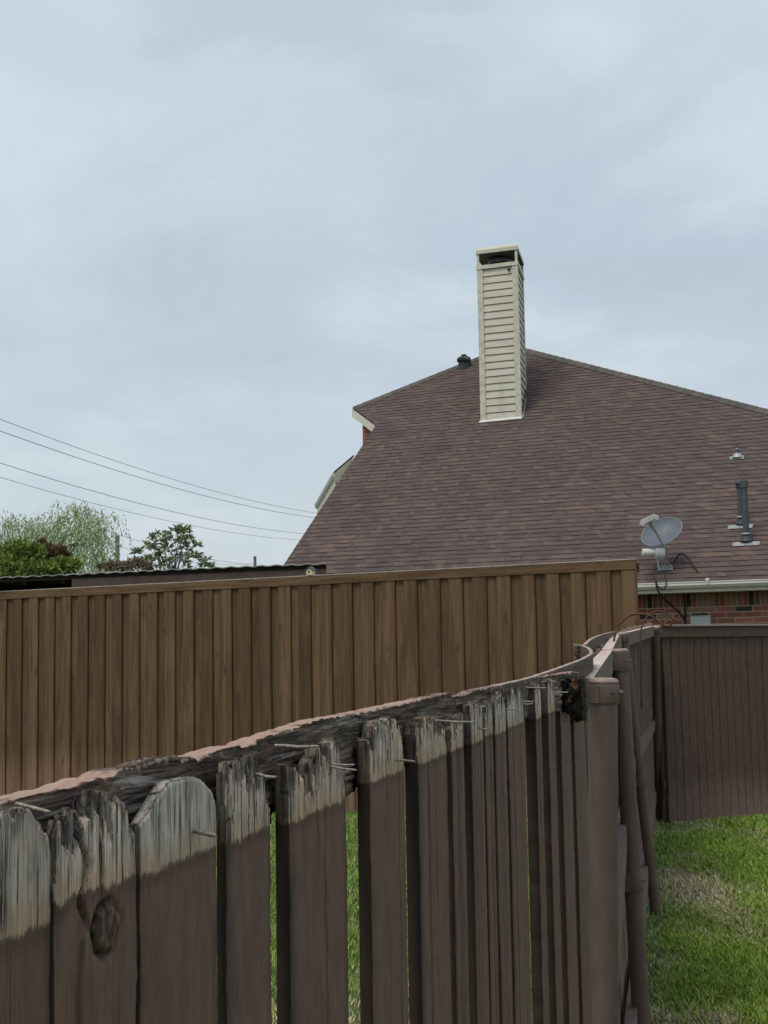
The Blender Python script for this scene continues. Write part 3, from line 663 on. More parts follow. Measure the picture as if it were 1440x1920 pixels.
# ================================================================== HOUSE
az = math.radians(66); tp_ = math.radians(35)
E = np.array([-math.sin(az), math.cos(az), 0]); UH = np.array([math.cos(az), math.sin(az), 0]); UU = UH * math.cos(tp_) + Zv * math.sin(tp_)
NR = nrm(np.cross(UU, E)); NR = NR if NR[2] > 0 else -NR
G0 = at(1320, 1092, 19.0)
def RF(e, u, h=0.): return G0 + E * e + UU * u + NR * h
def rp(px, py): P = onplane(px, py, G0, NR); d = P - G0; return d @ E, d @ UU
house = empty('house', G0 * [1, 1, 0], 'two storey brick house with a big brown shingle roof and a tall cream sided chimney', 'house')
def mat_shingle():
    m, T, b = newmat('asphalt_shingle'); tc = T.node('ShaderNodeTexCoord'); v = tc.outputs['Object']
    a_ = T.node('ShaderNodeVertexColor', layer_name='Col'); n = T.noise(v, 90, 3, .7); n2 = T.noise(v, .5, 4, .6); n3 = T.noise(v, 7, 4, .6)
    c = T.mix((0, 0, 0), a_.outputs[0], T.ramp(n, .25, .75, .72, 1.28)); c = T.mix((0, 0, 0), c, T.ramp(n2, .3, .7, .88, 1.1)); c = T.mix((0, 0, 0), c, T.ramp(n3, .3, .7, .9, 1.1))
    T.put(b.inputs['Base Color'], c); b.inputs['Roughness'].default_value = .9; return m
M_sh = mat_shingle()
apex = rp(985, 655); rc = rp(1440, 770); lc = rp(662, 765); l2 = rp(705, 797); rk0 = rp(535, 1055)
dirh = np.array(apex) - np.array(rc); hipE = rc[0] - dirh[0] * rc[1] / dirh[1]
rake_e0 = rk0[0]; rake_e1 = l2[0]
mv = rp(905, 668)
outline = [(hipE, 0.), (rake_e0 - .02, 0.), rk0, l2, lc, mv, apex]
def inside_e(u):      # e range of the roof at slope distance u
    t = u / apex[1]; lo_ = hipE + (apex[0] - hipE) * t
    if u <= rk0[1]: hi = rake_e0
    elif u <= l2[1]: hi = rake_e0 + (rake_e1 - rake_e0) * (u - rk0[1]) / (l2[1] - rk0[1])
    elif u <= lc[1]: hi = l2[0] + (lc[0] - l2[0]) * (u - l2[1]) / (lc[1] - l2[1])
    elif u <= mv[1]: hi = lc[0] + (mv[0] - lc[0]) * (u - lc[1]) / (mv[1] - lc[1])
    else: hi = mv[0] + (apex[0] - mv[0]) * (u - mv[1]) / (apex[1] - mv[1])
    return lo_, hi
EXP = .130; V = []; Fc = []; Cc = []
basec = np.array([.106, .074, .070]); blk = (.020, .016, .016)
def shade():
    r_ = random.random()
    if r_ < .06: return np.array([.150, .102, .084])
    if r_ < .14: return np.array([.096, .071, .066])
    if r_ < .40: return np.array([.130, .089, .076])
    return basec * random.uniform(.92, 1.10)
def quad(p, c):
    b0 = len(V); V.extend(p); Fc.append((b0, b0 + 1, b0 + 2, b0 + 3)); Cc.extend([c] * 4)
nc = int(apex[1] / EXP) + 1
for k in range(nc):
    u0 = k * EXP; u1 = min((k + 1) * EXP, apex[1]); lo0, hi0 = inside_e(u0); lo1, hi1 = inside_e(u1)
    lo0 = max(lo0, -7.2); lo1 = max(lo1, -7.2)
    ea = lo0; hb = .010
    # lower lamina: strip cells with their own tone
    x = lo0 - random.uniform(0, .3)
    while x < hi0:
        wq = random.uniform(.06, .23); e0 = max(x, lo0); e1 = min(x + wq, hi0); x += wq
        if e1 <= e0: continue
        f0 = lambda e: lo1 + (hi1 - lo1) * (e - lo0) / max(hi0 - lo0, 1e-6)
        tall = random.random() < .5
        c = shade(); h0 = .008 if tall else .005
        p = [RF(e0, u0, h0), RF(e1, u0, h0), RF(f0(e1), u1, .002 + h0 * .2), RF(f0(e0), u1, .002 + h0 * .2)]
        quad(p, c)
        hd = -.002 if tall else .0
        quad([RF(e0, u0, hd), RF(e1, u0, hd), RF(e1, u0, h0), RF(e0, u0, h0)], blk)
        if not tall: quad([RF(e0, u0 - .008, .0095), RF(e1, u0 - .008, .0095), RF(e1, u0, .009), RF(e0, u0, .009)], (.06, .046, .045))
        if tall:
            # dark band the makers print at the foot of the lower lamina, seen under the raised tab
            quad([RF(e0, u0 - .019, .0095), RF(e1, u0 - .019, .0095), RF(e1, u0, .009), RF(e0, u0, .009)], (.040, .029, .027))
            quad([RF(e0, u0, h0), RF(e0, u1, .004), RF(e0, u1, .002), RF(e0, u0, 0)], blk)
roof = raw('roof', V, Fc, M_sh, house, colors=np.array(Cc))
M_shp = simple('shingle_plain', (.085, .062, .055), .9, 0, .2, 9, bump=.2)
M_ridge = simple('ridge_cap', (.105, .092, .080), .9, 0, .15, 20)
# roof body: slab under the shingles, right hip face, back face, left hip face
back = 7.5
AP = RF(*apex); AB = AP + UH * back; RC = RF(hipE, 0); LC = RF(*lc); MV = RF(*mv); print('mv', mv, apex)
zE = G0[2]
RCb = RC + UH * (back + 2 * np.dot(AP - RC, UH)); LCb = LC + UH * (back + np.dot(AP - LC, UH) * 2)
dn = -Zv * .02
mb = MB(); pl = [RF(*q, -.004) for q in outline]; mb.poly(pl, -.12, NR)
for F3 in ([RC, AP, AB, RCb], [MV, LC, LCb, AB], [AP, MV, AB], [RCb, AB, LCb + 0]): mb.add([q + dn for q in F3], [tuple(range(len(F3)))])
mb.build('roof_deck', M_shp, roof)
mb = MB()
def capline(p, q, w_=.26):
    p = np.array(p); q = np.array(q); L = np.linalg.norm(q - p); n = int(L / .2); d = (q - p) / n; x = nrm(np.cross(d, Zv))
    for i in range(n):
        o = p + d * i; k = 1 if d[2] < 0 else 0
        V_ = [o - x * w_ / 2 - Zv * .055, o + Zv * .03, o + x * w_ / 2 - Zv * .055]; W_ = [a_ + d * 1.12 - Zv * .008 for a_ in V_]
        mb.add(V_ + W_, [(0, 3, 4, 1), (1, 4, 5, 2), (0, 1, 2), (5, 4, 3)], tuple([random.uniform(.8, 1.15)] * 3))
capline(RC, AP); capline(LC, MV); capline(MV, AP); capline(AP, AB)
mb.build('ridge_cap', simple('ridge_shingle', (.105, .088, .078), .9, 0, .15, 20, vc=True), roof)
# fascia of the upper left corner, brick below
M_cream = simple('cream_trim_paint', (.66, .62, .52), .55, 0, .07, 12)
M_white = simple('white_gutter_paint', (.74, .72, .66), .4, 0, .05, 20)
mb = MB()
A0 = RF(*lc, -.02); A1 = RF(*l2, -.02); mb.box(A0 - Zv * .17 , (A1 - A0), nrm(-UH) * .03, Zv * .16)
mb.box(A0 - Zv * .17, (A1 - A0) * .999, UH * .5, Zv * .02)
mb.box(A0 - Zv * .16 + E * .0, nrm(UH) * 2.2, E * .03, Zv * .15)
mb.build('fascia', M_cream, house)
M_brick = simple('brick_clay', (1, 1, 1), .85, 0, .12, 30, vc=True, bump=.3)
M_mortar = simple('mortar', (.58, .49, .38), .9, 0, .12, 40, bump=.3)
BR = [(.36, .125, .085), (.30, .10, .07), (.40, .16, .11), (.26, .11, .08), (.34, .20, .14), (.38, .14, .09)]
def brick_wall(o, x, n, wd, z0, z1, parent, soldier=True, name='wall'):
    mb = MB(); mb.box(o + Zv * z0, x * wd, -n * .2, Zv * (z1 - z0), (.40, .34, .27)); 
    wl = mb.build(name, M_mortar, parent)
    mb = MB(); L, Hh, j = .225, .0640, .013
    z = z1
    if soldier:
        k = 0; s_ = 0.
        while s_ < wd - L:
            w_ = .0665; c = random.choice(BR) if random.random() > .12 else (.045, .04, .04); c = tuple(q * .82 for q in c)
            mb.box(o + x * (s_ + .006) + Zv * (z - .205) + n * .0, x * (w_ - .0), n * .006, Zv * .195, c); s_ += w_ + .0105
        z -= .216
    row = 0
    while z - Hh > max(z0, .6):
        s_ = -(row % 2) * (L + j) / 2
        while s_ < wd:
            a_ = max(s_, 0); b__ = min(s_ + L, wd)
            if b__ > a_ + .01:
                c = random.choice(BR); 
                if random.random() < .07: c = (.055, .050, .052)
                c = tuple(q * random.uniform(.85, 1.12) for q in c)
                mb.box(o + x * a_ + Zv * (z - Hh) + n * .0, x * (b__ - a_), n * .007, Zv * Hh, c)
            s_ += L + j
        z -= Hh + j; row += 1
    return wl, mb.build('brick_course', M_brick, wl)
# front wall under the eave
WO = RF(rake_e0 - .2, 0) * [1, 1, 0] + UH * .42
WL = rake_e0 - .2 + 3.5
brick_wall(WO, -E, -UH, WL, 0, zE - .105, house)
mb = MB(); mb.box(WO - E * WL - UH * .0, -E * 3.4, UH * .2, Zv * (zE - .17)); mb.box(WO + UH * .01, UH * 9, -E * .2, Zv * (zE + .2))
mb.box(RF(hipE + .4, 0) * [1, 1, 0] + UH * .42, UH * 12, E * .2, Zv * (zE - .17)); mb.build('side_wall', simple('brick_plain', (.24, .10, .07), .9, 0, .3, 30), house)
# upper brick wall at the left of the roof
u5 = (l2[1] + lc[1]) / 2
WU = at(680, 800, 26.9)
o = WU * [1, 1, 0]
brick_wall(o, -E, -UH, 1.1, 3.6, WU[2] + .16, house, soldier=False, name='upper_wall')
mb = MB(); mb.box(o + Zv * 3.6 + UH * .02, UH * 6, -E * .15, Zv * (WU[2] + .1 - 3.6)); mb.build('side_wall', simple('brick_plain2', (.24, .10, .07), .9, 0, .3, 30), house)
# gutter (K profile), fascia, soffit
prof = [(0, 0), (.012, 0), (.012, -.012), (.004, -.02), (.004, -.045), (-.02, -.075), (-.03, -.085), (-.085, -.085), (-.085, -.006)]
ga, gb = -7.2, rake_e0 - .02
mb = MB(); O_ = G0 - UH * .055 + Zv * .012
V_ = []
for e in (ga, gb):
    for (x_, z_) in prof: V_.append(O_ + E * e - UH * (x_ + .03) + Zv * z_)
    
npf = len(prof)
mb.add(V_, [(i, (i + 1) % npf, npf + (i + 1) % npf, npf + i) for i in range(npf - 1)] + [tuple(range(npf)), tuple(range(npf, 2 * npf))[::-1]])
gut = mb.build('gutter', M_white, house)
mb = MB(); e_, _ = rp(1331, 1086); mb.tube([O_ + E * e_ - UH * .045 - Zv * .03, O_ + E * e_ - UH * .05 + Zv * .045], .013, 8); mb.tube([O_ + E * (e_ - .03) - UH * .05 + Zv * .02, O_ + E * (e_ + .03) - UH * .05 + Zv * .02], .010, 8); mb.build('gutter_strap', M_white, gut)
mb = MB(); mb.box(G0 + E * ga + UH * .0 - Zv * .125, E * (gb - ga), UH * .025, Zv * .115); mb.box(G0 + E * ga + UH * .03 - Zv * .12, E * (gb - ga), UH * .44, Zv * .02); mb.build('fascia', M_cream, house)
mb = MB(); q0 = RF(rake_e0 + .0, .0, -.03); q1 = RF(rake_e1, l2[1], -.03); mb.box(q0 - Zv * .12 - E * .02, q1 - q0, E * .015, Zv * .12); mb.build('rake_board', simple('rake_brown', (.16, .13, .11)), house)
# wing beyond the left rake: gutter and fascia seen from below
wa = at(626, 884, 26.0); wd_ = hitz(592, 944, wa[2]); wdir = nrm((wd_ - wa) * [1, 1, 0]); wx = nrm(np.cross(wdir, Zv))
wing = MB(); 
pA = wa; pB = wd_
topn = at(664, 852, 26.2)
wing.add([pA, pB, pB + (topn - pA), topn], [(0, 1, 2, 3)]); wing.poly([pA - Zv * .03, pB - Zv * .03, pB + (topn - pA) - Zv * .03, topn - Zv * .03], .02, Zv); wing.build('wing_roof', M_shp, house)
mb = MB(); V_ = []
for P_ in (pA + wdir * .02, pB):
    for (x_, z_) in prof: V_.append(P_ - wx * (x_ + .02) + Zv * (z_ - .03))
mb.add(V_, [(i, (i + 1) % npf, npf + (i + 1) % npf, npf + i) for i in range(npf - 1)] + [tuple(range(npf)), tuple(range(npf, 2 * npf))[::-1]]); mb.build('gutter', M_white, house)
mb = MB(); mb.box(pA - Zv * .26 + wx * .03, pB - pA, wx * .03, Zv * .2); mb.box(pA - Zv * .26 + wx * .06, pB - pA, wx * .38, Zv * .02)
rr = topn - pA; mb.box(pA - Zv * .24 - wdir * .0, rr * .92, -wdir * .03, Zv * .2); mb.build('fascia', M_cream, house)
mb = MB(); mb.box((pA + wx * .45 + wdir * .4) * [1, 1, 0], wdir * 5, wx * .4, Zv * (pA[2] - .25)); mb.build('side_wall', simple('brick_plain3', (.24, .10, .07), .9, 0, .3, 30), house)

# chimney
c0 = rp(903.5, 790); c1 = rp(976, 782)
CL = RF(*c0); CR = RF(*c1)
ce = nrm((CR - CL) * [1, 1, 0]); cw = np.linalg.norm((CR - CL)[:2]); azs = math.radians(11.3); cs = np.array([math.sin(azs), math.cos(azs), 0])
zb_ = min(CL[2], CR[2]) - .3
ztop = onplane(931, 497, (CL + CR) / 2, nrm(np.cross(ce, Zv)))[2]
cdp = 1.05
ch = empty('chimney', (0, 0, 0)); ch.parent = house; ch.matrix_parent_inverse = WM(house).inverted()
CB = CL * [1, 1, 0]; hgt = ztop - zb_
def mat_siding():
    m, T, b = newmat('cream_siding'); tc = T.node('ShaderNodeTexCoord'); geo = T.node('ShaderNodeNewGeometry'); v = geo.outputs['Position']
    n = T.noise(T.vmap(v, (2, 2, 12)), 1, 5, .65); n2 = T.noise(v, 22, 4, .7)
    c = T.mix((.53, .495, .41), (.62, .585, .49), T.ramp(n, .35, .65)); c = T.mix(c, (.30, .29, .22), T.ramp(n2, .63, .76, 0, .6)); c = T.mix(c, (.42, .42, .34), T.ramp(T.noise(T.vmap(v, (3, 3, .7)), 1, 4), .55, .7, 0, .45))
    T.put(b.inputs['Base Color'], c); b.inputs['Roughness'].default_value = .65; return m
M_sid = mat_siding()
mb = MB(); 
lap = (ztop - CL[2]) / 21.5; nface = -nrm(np.cross(Zv, ce)); nface = nface if nface @ (CAM - CL) > 0 else -nface
sface = nrm(np.cross(cs, Zv)); sface = sface if sface @ (CAM - CL) > 0 else -sface
core = MB(); core.box(CB + Zv * zb_ + ce * .03 + cs * .03, ce * (cw - .06), cs * (cdp - .06), Zv * (hgt - .02), (.5, .5, .5)); core.build('core', simple('chimney_core', (.10, .09, .07), .9), ch)
k = 0; z = ztop - .06
while z > zb_:
    z0 = z - lap; 
    # each lap: bottom edge stands out, dark gap under it
    for (o_, x_, n_, L_) in ((CB, ce, nface, cw), (CB + ce * cw, cs, sface, cdp), (CB, cs, -sface, cdp), (CB + cs * cdp, ce, -nface, cw)):
        a_ = o_ + x_ * .03; V_ = [a_ + Zv * (z0 + .008) + n_ * .011, a_ + x_ * (L_ - .06) + Zv * (z0 + .008) + n_ * .011, a_ + x_ * (L_ - .06) + Zv * z - n_ * .006, a_ + Zv * z - n_ * .006]
        V2 = [q - n_ * .012 for q in V_]
        mb.add(V_ + V2, [(0, 1, 2, 3), (7, 6, 5, 4), (0, 4, 5, 1), (3, 2, 6, 7)])
    z = z0
mb.build('siding', M_sid, ch)
M_trimc = simple('cream_corner_board', (.57, .54, .45), .6, 0, .2, 14)
for (o_) in (CB, CB + ce * cw, CB + cs * cdp, CB + ce * cw + cs * cdp):
    mb = MB(); sx = 1 if np.allclose(o_[:2], CB[:2]) or np.allclose(o_[:2], (CB + cs * cdp)[:2]) else -1
    sy = 1 if np.allclose(o_[:2], CB[:2]) or np.allclose(o_[:2], (CB + ce * cw)[:2]) else -1
    w_ = .105
    mb.box(o_ - ce * sx * .022 - cs * sy * .022 + Zv * zb_, ce * sx * w_, cs * sy * .028, Zv * (hgt - .02)); mb.box(o_ - ce * sx * .022 + cs * sy * .006 + Zv * zb_, ce * sx * .028, cs * sy * (w_ - .03), Zv * (hgt - .02))
    mb.build('corner_board', M_trimc, ch)
mb = MB()      # top collar, flat cap on four legs
mb.box(CB - ce * .035 - cs * .035 + Zv * (ztop - .05), ce * (cw + .07), cs * (cdp + .07), Zv * .07); mb.build('top_band', M_trimc, ch)
mb = MB(); hole = CB + ce * (cw - .16) + nface * .026 + Zv * (ztop - .14); mb.box(hole, ce * .05, nface * .004, Zv * .05); mb.build('vent_hole', simple('black_hole', (.01, .01, .01)), ch)
caph = .235
for o_ in (CB, CB + ce * cw, CB + cs * cdp, CB + ce * cw + cs * cdp):
    mb = MB(); mb.bar(o_ + Zv * ztop, o_ + Zv * (ztop + caph), .04, .04, up=ce); mb.build('cap_leg', M_trimc, ch)
z = ztop + caph; mb = MB(); ov = .035
under = True
P_ = [CB - ce * ov - cs * ov, CB + ce * (cw + ov) - cs * ov, CB + ce * (cw + ov) + cs * (cdp + ov), CB - ce * ov + cs * (cdp + ov)]; cc = sum(P_) / 4
V_ = [q + Zv * z for q in P_] + [q + Zv * (z + .065) for q in P_] + [q + (cc - q) * .10 + Zv * (z + .125) for q in P_] + [q + (cc - q) * .02 + Zv * (z + .01) for q in P_]
mb.add(V_, [(0, 1, 5, 4), (1, 2, 6, 5), (2, 3, 7, 6), (3, 0, 4, 7), (4, 5, 9, 8), (5, 6, 10, 9), (6, 7, 11, 10), (7, 4, 8, 11), (8, 9, 10, 11), (0, 12, 13, 1), (1, 13, 14, 2), (2, 14, 15, 3), (3, 15, 12, 0)])
mb.build('chimney_cap', M_sid, ch)
mb = MB(); mb.poly([q + (cc - q) * .03 + Zv * (z + .012) for q in P_], .01, Zv); mb.build('cap_underside', simple('dark_cap_metal', (.09, .085, .07), .7, .2, .3, 6), ch)  # darker metal sheet across the underside of the cap
mb = MB(); fc = cc * [1, 1, 0] - cs * .1
mb.tube([fc + Zv * (ztop - .02), fc + Zv * (ztop + .12)], .16, 20); mb.tube([fc + Zv * (ztop + .12), fc + Zv * (ztop + .20), fc + Zv * (ztop + .225)], [.22, .22, .1], 20)
for a_ in range(12):
    an = a_ * math.pi / 6; q = fc + np.array([math.cos(an), math.sin(an), 0]) * .2; mb.tube([q + Zv * ztop, q + Zv * (ztop + .13)], .008, 5)
mb.build('flue', simple('flue_metal', (.07, .07, .075), .4, .6, .3, 20), ch, smooth=True)
mb = MB(); q0 = CL - ce * .09 + nface * .09 ; 
ua = rp(898, 794); ub = rp(979, 786)
mb.poly([RF(*ua, .012), RF(*ub, .012), RF(ub[0], ub[1] + .16, .012), RF(ua[0], ua[1] + .16, .012)], .006, NR)
flm = simple('metal_flashing', (.74, .73, .70), .4, .3, .12, 15)
mb.build('flashing', flm, ch)
mb = MB(); ub2 = rp(987, 748); mb.poly([RF(*rp(979, 786), .014), RF(*rp(982, 786), .014), RF(*rp(988, 752), .014), RF(*rp(985, 748), .014)], .02, NR); mb.build('flashing', simple('step_flashing', (.30, .29, .27), .5, .3), ch)

# attic turbine vent peeking over the left hip
tv = at(870, 675, 27.6)
mb = MB(); n = 16; V_ = []; R_ = .145
for i in range(n * 2):
    a_ = i * math.pi / n; r_ = 1 if i % 2 else .86
    pts = []
    for j in range(9):
        t = j / 8; ph = (t - .5) * math.pi * .86; pts.append(tv + np.array([math.cos(a_ + t * .5) * math.cos(ph) * R_ * r_, math.sin(a_ + t * .5) * math.cos(ph) * R_ * r_, math.sin(ph) * R_ * .60]))
    V_ += pts
Fq = [(i * 9 + j, ((i + 1) % (2 * n)) * 9 + j, ((i + 1) % (2 * n)) * 9 + j + 1, i * 9 + j + 1) for i in range(2 * n) for j in range(8)]
mb.add(V_, Fq); mb.tube([tv + Zv * .095, tv + Zv * .105, tv + Zv * .112], [.05, .06, .02], 14); mb.tube([tv - Zv * .45, tv - Zv * .07], .12, 16)
mb.build('turbine_vent', simple('turbine_metal', (.055, .062, .06), .45, .5, .3, 20), house, smooth=True)
# plumbing vents
M_vent = simple('grey_vent_pipe', (.075, .082, .092), .55, .1, .15, 12); M_gal = simple('galvanised_flashing', (.36, .37, .38), .4, .4, .3, 20)
def vent(px, py, top_y, wpx, flw, cap=None):
    e_, u_ = rp(px, py); b0 = RF(e_, u_, .01); Y = b0[1]; sc_ = Y / f; r = wpx / 2 * sc_
    tz = b0[2] + (py - top_y) * sc_ * 1.0
    v_ = empty('vent_pipe', b0); v_.parent = house; v_.matrix_parent_inverse = WM(house).inverted()
    mb = MB(); mb.tube([b0 - Zv * .1, b0 * [1, 1, 0] + Zv * tz], r, 18)
    mb.tube([b0 * [1, 1, 0] + Zv * (tz - .10), b0 * [1, 1, 0] + Zv * (tz - .005), b0 * [1, 1, 0] + Zv * tz], [r * 1.28, r * 1.28, r * 1.1], 18)
    mb.build('pipe', M_vent, v_, smooth=True)
    if cap: 
        mb = MB(); c_ = b0 * [1, 1, 0] + Zv * tz
        for q_, rr_ in ((0, 1.5), (.035, 1.5)): mb.tube([c_ + Zv * (q_ - .09), c_ + Zv * (q_ - .075), c_ + Zv * (q_ - .06)], [r * 1.2, r * 1.75, r * 1.2], 18)
        mb.tube([c_ - Zv * .03, c_ + Zv * .0, c_ + Zv * .012], [r * 1.7, r * 1.5, r * .6], 18, col=(3, 3, 3)); mb.build('cap', M_vent, v_, smooth=True)
    else:
        mb = MB(); c_ = b0 * [1, 1, 0] + Zv * tz; mb.tube([c_, c_ + Zv * .035], .01, 8); mb.build('cap_knob', M_vent, v_)
    mb = MB(); h_ = flw * sc_ / 2
    mb.tube([b0 + UU * .03, b0 + UU * .03 + Zv * .05, b0 + UU * .0 + Zv * .11], [r * 2.2, r * 1.9, r * 1.25], 18); mb.build('boot', M_vent, v_, smooth=True)
    mb = MB(); mb.poly([RF(e_ - h_, u_ - .10, .012), RF(e_ + h_, u_ - .10, .012), RF(e_ + h_, u_ + .0, .012), RF(e_ - h_, u_ + .0, .012)], .008, NR); mb.build('flashing', M_gal, v_)
    mb = MB(); mb.tube([b0 * [1, 1, 0] + Zv * (b0[2] + .11), b0 * [1, 1, 0] + Zv * (b0[2] + .13)], [r * 1.55, r * 1.45], 18); mb.build('collar', M_gal, v_, smooth=True)
vent(1400, 1018, 901, 11.5, 50); vent(1389, 986, 903, 9, 46, cap=True); vent(1383, 857, 839, 3.5, 26)
e_, u_ = rp(1383, 857); b0 = RF(e_, u_, .01); mb = MB(); mb.tube([b0 - Zv * .02, b0 + Zv * .05], [.10, .05], 16); mb.build('vent_cone', M_gal, house, smooth=True)

# utility box and conduit on the wall
WP = WO; WNv = -UH
def wallp(px, py, off=.0): return onplane(px, py, WO + WNv * off, UH)
q = wallp(1297, 1156, .01); q2 = wallp(1334, 1156, .01); mb = MB(); mb.box(q - Zv * .32, (q2 - q) * [1, 1, 0], WNv * .09, Zv * .32)
mb.box(q - Zv * .004 - nrm(q2 - q) * .01, (q2 - q) * [1, 1, 0] + nrm(q2 - q) * .02, WNv * .10, Zv * .012)
o = mb.build('utility_box', simple('grey_box_paint', (.50, .52, .51), .5, .1, .12, 40), bevel=.004); tag(o, 'pale grey metal utility box on the brick wall above the dark fence', 'utility box')

# ================================================================== SATELLITE DISH
mast0 = RF(*rp(1248, 1066), .02); YD = mast0[1]; sD = YD / f
dish = empty('satellite_dish', mast0, 'grey satellite dish on a mast near the gutter at the roof edge', 'satellite dish')
M_dish = simple('dish_grey', (.12, .14, .17), .45, 0, .08, 6); M_dwh = simple('dish_plastic', (.62, .62, .58), .5, 0, .06, 10); M_dmt = simple('dish_bracket', (.24, .25, .25), .5, .4, .15, 20)
def dp(x, y, dy=0.): return at(x, y, YD + dy)
mb = MB(); mb.tube([mast0 - UU * .0, dp(1248, 1050), dp(1247, 1022, -.02)], .019, 12); mb.build('mast', M_dmt, dish, smooth=True)
mb = MB()
for (a_, b__) in (((1248, 1050), (1237, 1066)), ((1248, 1050), (1259, 1066)), ((1247, 1058), (1248, 1068))): mb.tube([dp(*a_), RF(*rp(*b__), .02)], .010, 8)
e_, u_ = rp(1248, 1068); mb.poly([RF(e_ - .11, u_ - .05, .012), RF(e_ + .11, u_ - .05, .012), RF(e_ + .09, u_ + .08, .012), RF(e_ - .09, u_ + .08, .012)], .01, NR); mb.build('mount', M_dmt, dish)
# reflector: a bowl; ellipse about 82 x 52 px tilted
cD = dp(1240.5, 997, -.12); 
xa = nrm(dp(1274, 978) - dp(1208, 1016)); 
ra = 40.5 * sD; rb = 23.5 * sD / .78
yb = nrm(np.cross(xa, nrm(CAM - cD))); yb = yb if yb[2] > 0 else -yb; nv_ = nrm(nrm(CAM - cD) * .78 + yb * .62); yb = nrm(np.cross(nv_, xa)); yb = yb if yb[2] > 0 else -yb
V_ = []; nr_ = 12; na = 56
for side in (0, 1):
    for i in range(nr_ + 1):
        t = i / nr_
        for j in range(na):
            a_ = 2 * math.pi * j / na; V_.append(cD + xa * math.cos(a_) * ra * t + yb * math.sin(a_) * rb * t + nv_ * (.055 * (t * t - 1) - .004 * side))
idx = np.arange((nr_ + 1) * na).reshape(nr_ + 1, na); o2 = (nr_ + 1) * na; Fq = []
for i in range(nr_):
    for j in range(na):
        j2 = (j + 1) % na; Fq.append((idx[i, j], idx[i, j2], idx[i + 1, j2], idx[i + 1, j])); Fq.append((o2 + idx[i + 1, j], o2 + idx[i + 1, j2], o2 + idx[i, j2], o2 + idx[i, j]))
for j in range(na): j2 = (j + 1) % na; Fq.append((idx[nr_, j], idx[nr_, j2], o2 + idx[nr_, j2], o2 + idx[nr_, j]))
mb = MB(); mb.add(V_, [tuple(int(x) for x in q) for q in Fq]); rf_ = mb.build('reflector', M_dish, dish, smooth=True)
rim = [cD + xa * math.cos(2 * math.pi * j / na) * ra + yb * math.sin(2 * math.pi * j / na) * rb for j in range(na + 1)]
mb = MB(); mb.tube(rim, .006, 6); mb.build('rim', M_dmt, rf_, smooth=True)
# faint lettering on the dish: a short ring mark and a worn strip below
mk = simple('dish_mark', (.28, .31, .34), .5); mb = MB()
def dm(a_, b__): t2 = (a_ / ra) ** 2 + (b__ / rb) ** 2; return cD + xa * a_ + yb * b__ + nv_ * (.055 * (t2 - 1) + .003)
def stroke(pts, w_=.006):
    P_ = [dm(*q_) for q_ in pts]; mb.tube(P_, w_ / 2, 5)
stroke([(-.03, .0), (-.02, .075)]); stroke([(-.02, .075), (.01, .085), (.022, .065), (.01, .045), (-.025, .035)]); stroke([(-.002, .042), (.02, .005)])
stroke([(.03, -.01), (.06, .005), (.10, .012)], .004); stroke([(.03, -.05), (.06, -.045)], .012); mb.build('marking', mk, rf_)
mb = MB(); mb.bar(dp(1247, 1027, -.22), dp(1226, 990, -.38), .035, .03); mb.bar(dp(1227, 992, -.35), dp(1215, 972, -.42), .06, .045); mb.build('feed_arm', simple('arm_grey', (.42, .44, .43), .5, .2, .08, 12), dish, bevel=.004)
mb = MB(); mb.bar(dp(1202, 980, -.45), dp(1229, 968, -.45), .07, .075); 
for (x, y) in ((1204, 983), (1230, 971)): c_ = dp(x, y, -.45); mb.tube([c_ - np.array([.0, .05, 0]), c_ + np.array([0, .03, 0])], .034, 14)
mb.build('receiver_head', simple('lnb_plastic', (.50, .47, .45), .45, 0, .1, 16), dish, bevel=.006)
mb = MB(); P_ = [dp(1204, 1036, -.15), dp(1205, 1036, -.15), dp(1229, 1036, -.15)]; mb.tube(P_, [.035, .052, .054], 18); mb.tube([dp(1228, 1036, -.15), dp(1230, 1036, -.15), dp(1244, 1036, -.15), dp(1246, 1036, -.15)], [.075, .092, .092, .07], 18); mb.tube([dp(1232, 1044, -.15), dp(1235, 1066, -.12)], .007, 8)
mb.build('switch_housing', M_dwh, dish, smooth=True)
# cables
M_cable = simple('black_cable', (.018, .016, .015), .6)
def cable(name, pts, r, label):
    mb = MB(); mb.tube(spline(pts, 8), r, 8); o = mb.build(name, M_cable, smooth=True); tag(o, label, 'cable', 'cables of the satellite dish'); return o
R3 = lambda x, y, h=.02: RF(*rp(x, y), h)
cable('cable', [R3(1250, 1062), R3(1262, 1060), R3(1275, 1052, .10), R3(1288, 1054, .10), R3(1300, 1065, .05), R3(1309, 1076, .03)], .010, 'black cable looping over the shingles beside the dish mount')
G = lambda x, y, o_=.12: onplane(x, y, G0 - UH * o_, UH)
cable('cable', [R3(1225, 1082, .05), G(1229, 1087), G(1232, 1102), G(1240, 1118, .05), wallp(1258, 1134, .03), wallp(1275, 1150, .03), wallp(1284, 1166, .03), wallp(1285, 1200, .03)], .012, 'black cable running diagonally from the gutter down the brick wall')
cable('cable', [R3(1247, 1080, .05), G(1249, 1092), G(1246, 1103), G(1238, 1104), G(1232, 1098)], .008, 'short loop of black cable hanging in front of the gutter')
cable('cable', [wallp(1282, 1103, .02), wallp(1283, 1120, .02), wallp(1285, 1150, .02), wallp(1284, 1200, .02)], .011, 'black cable running straight down the brick wall')

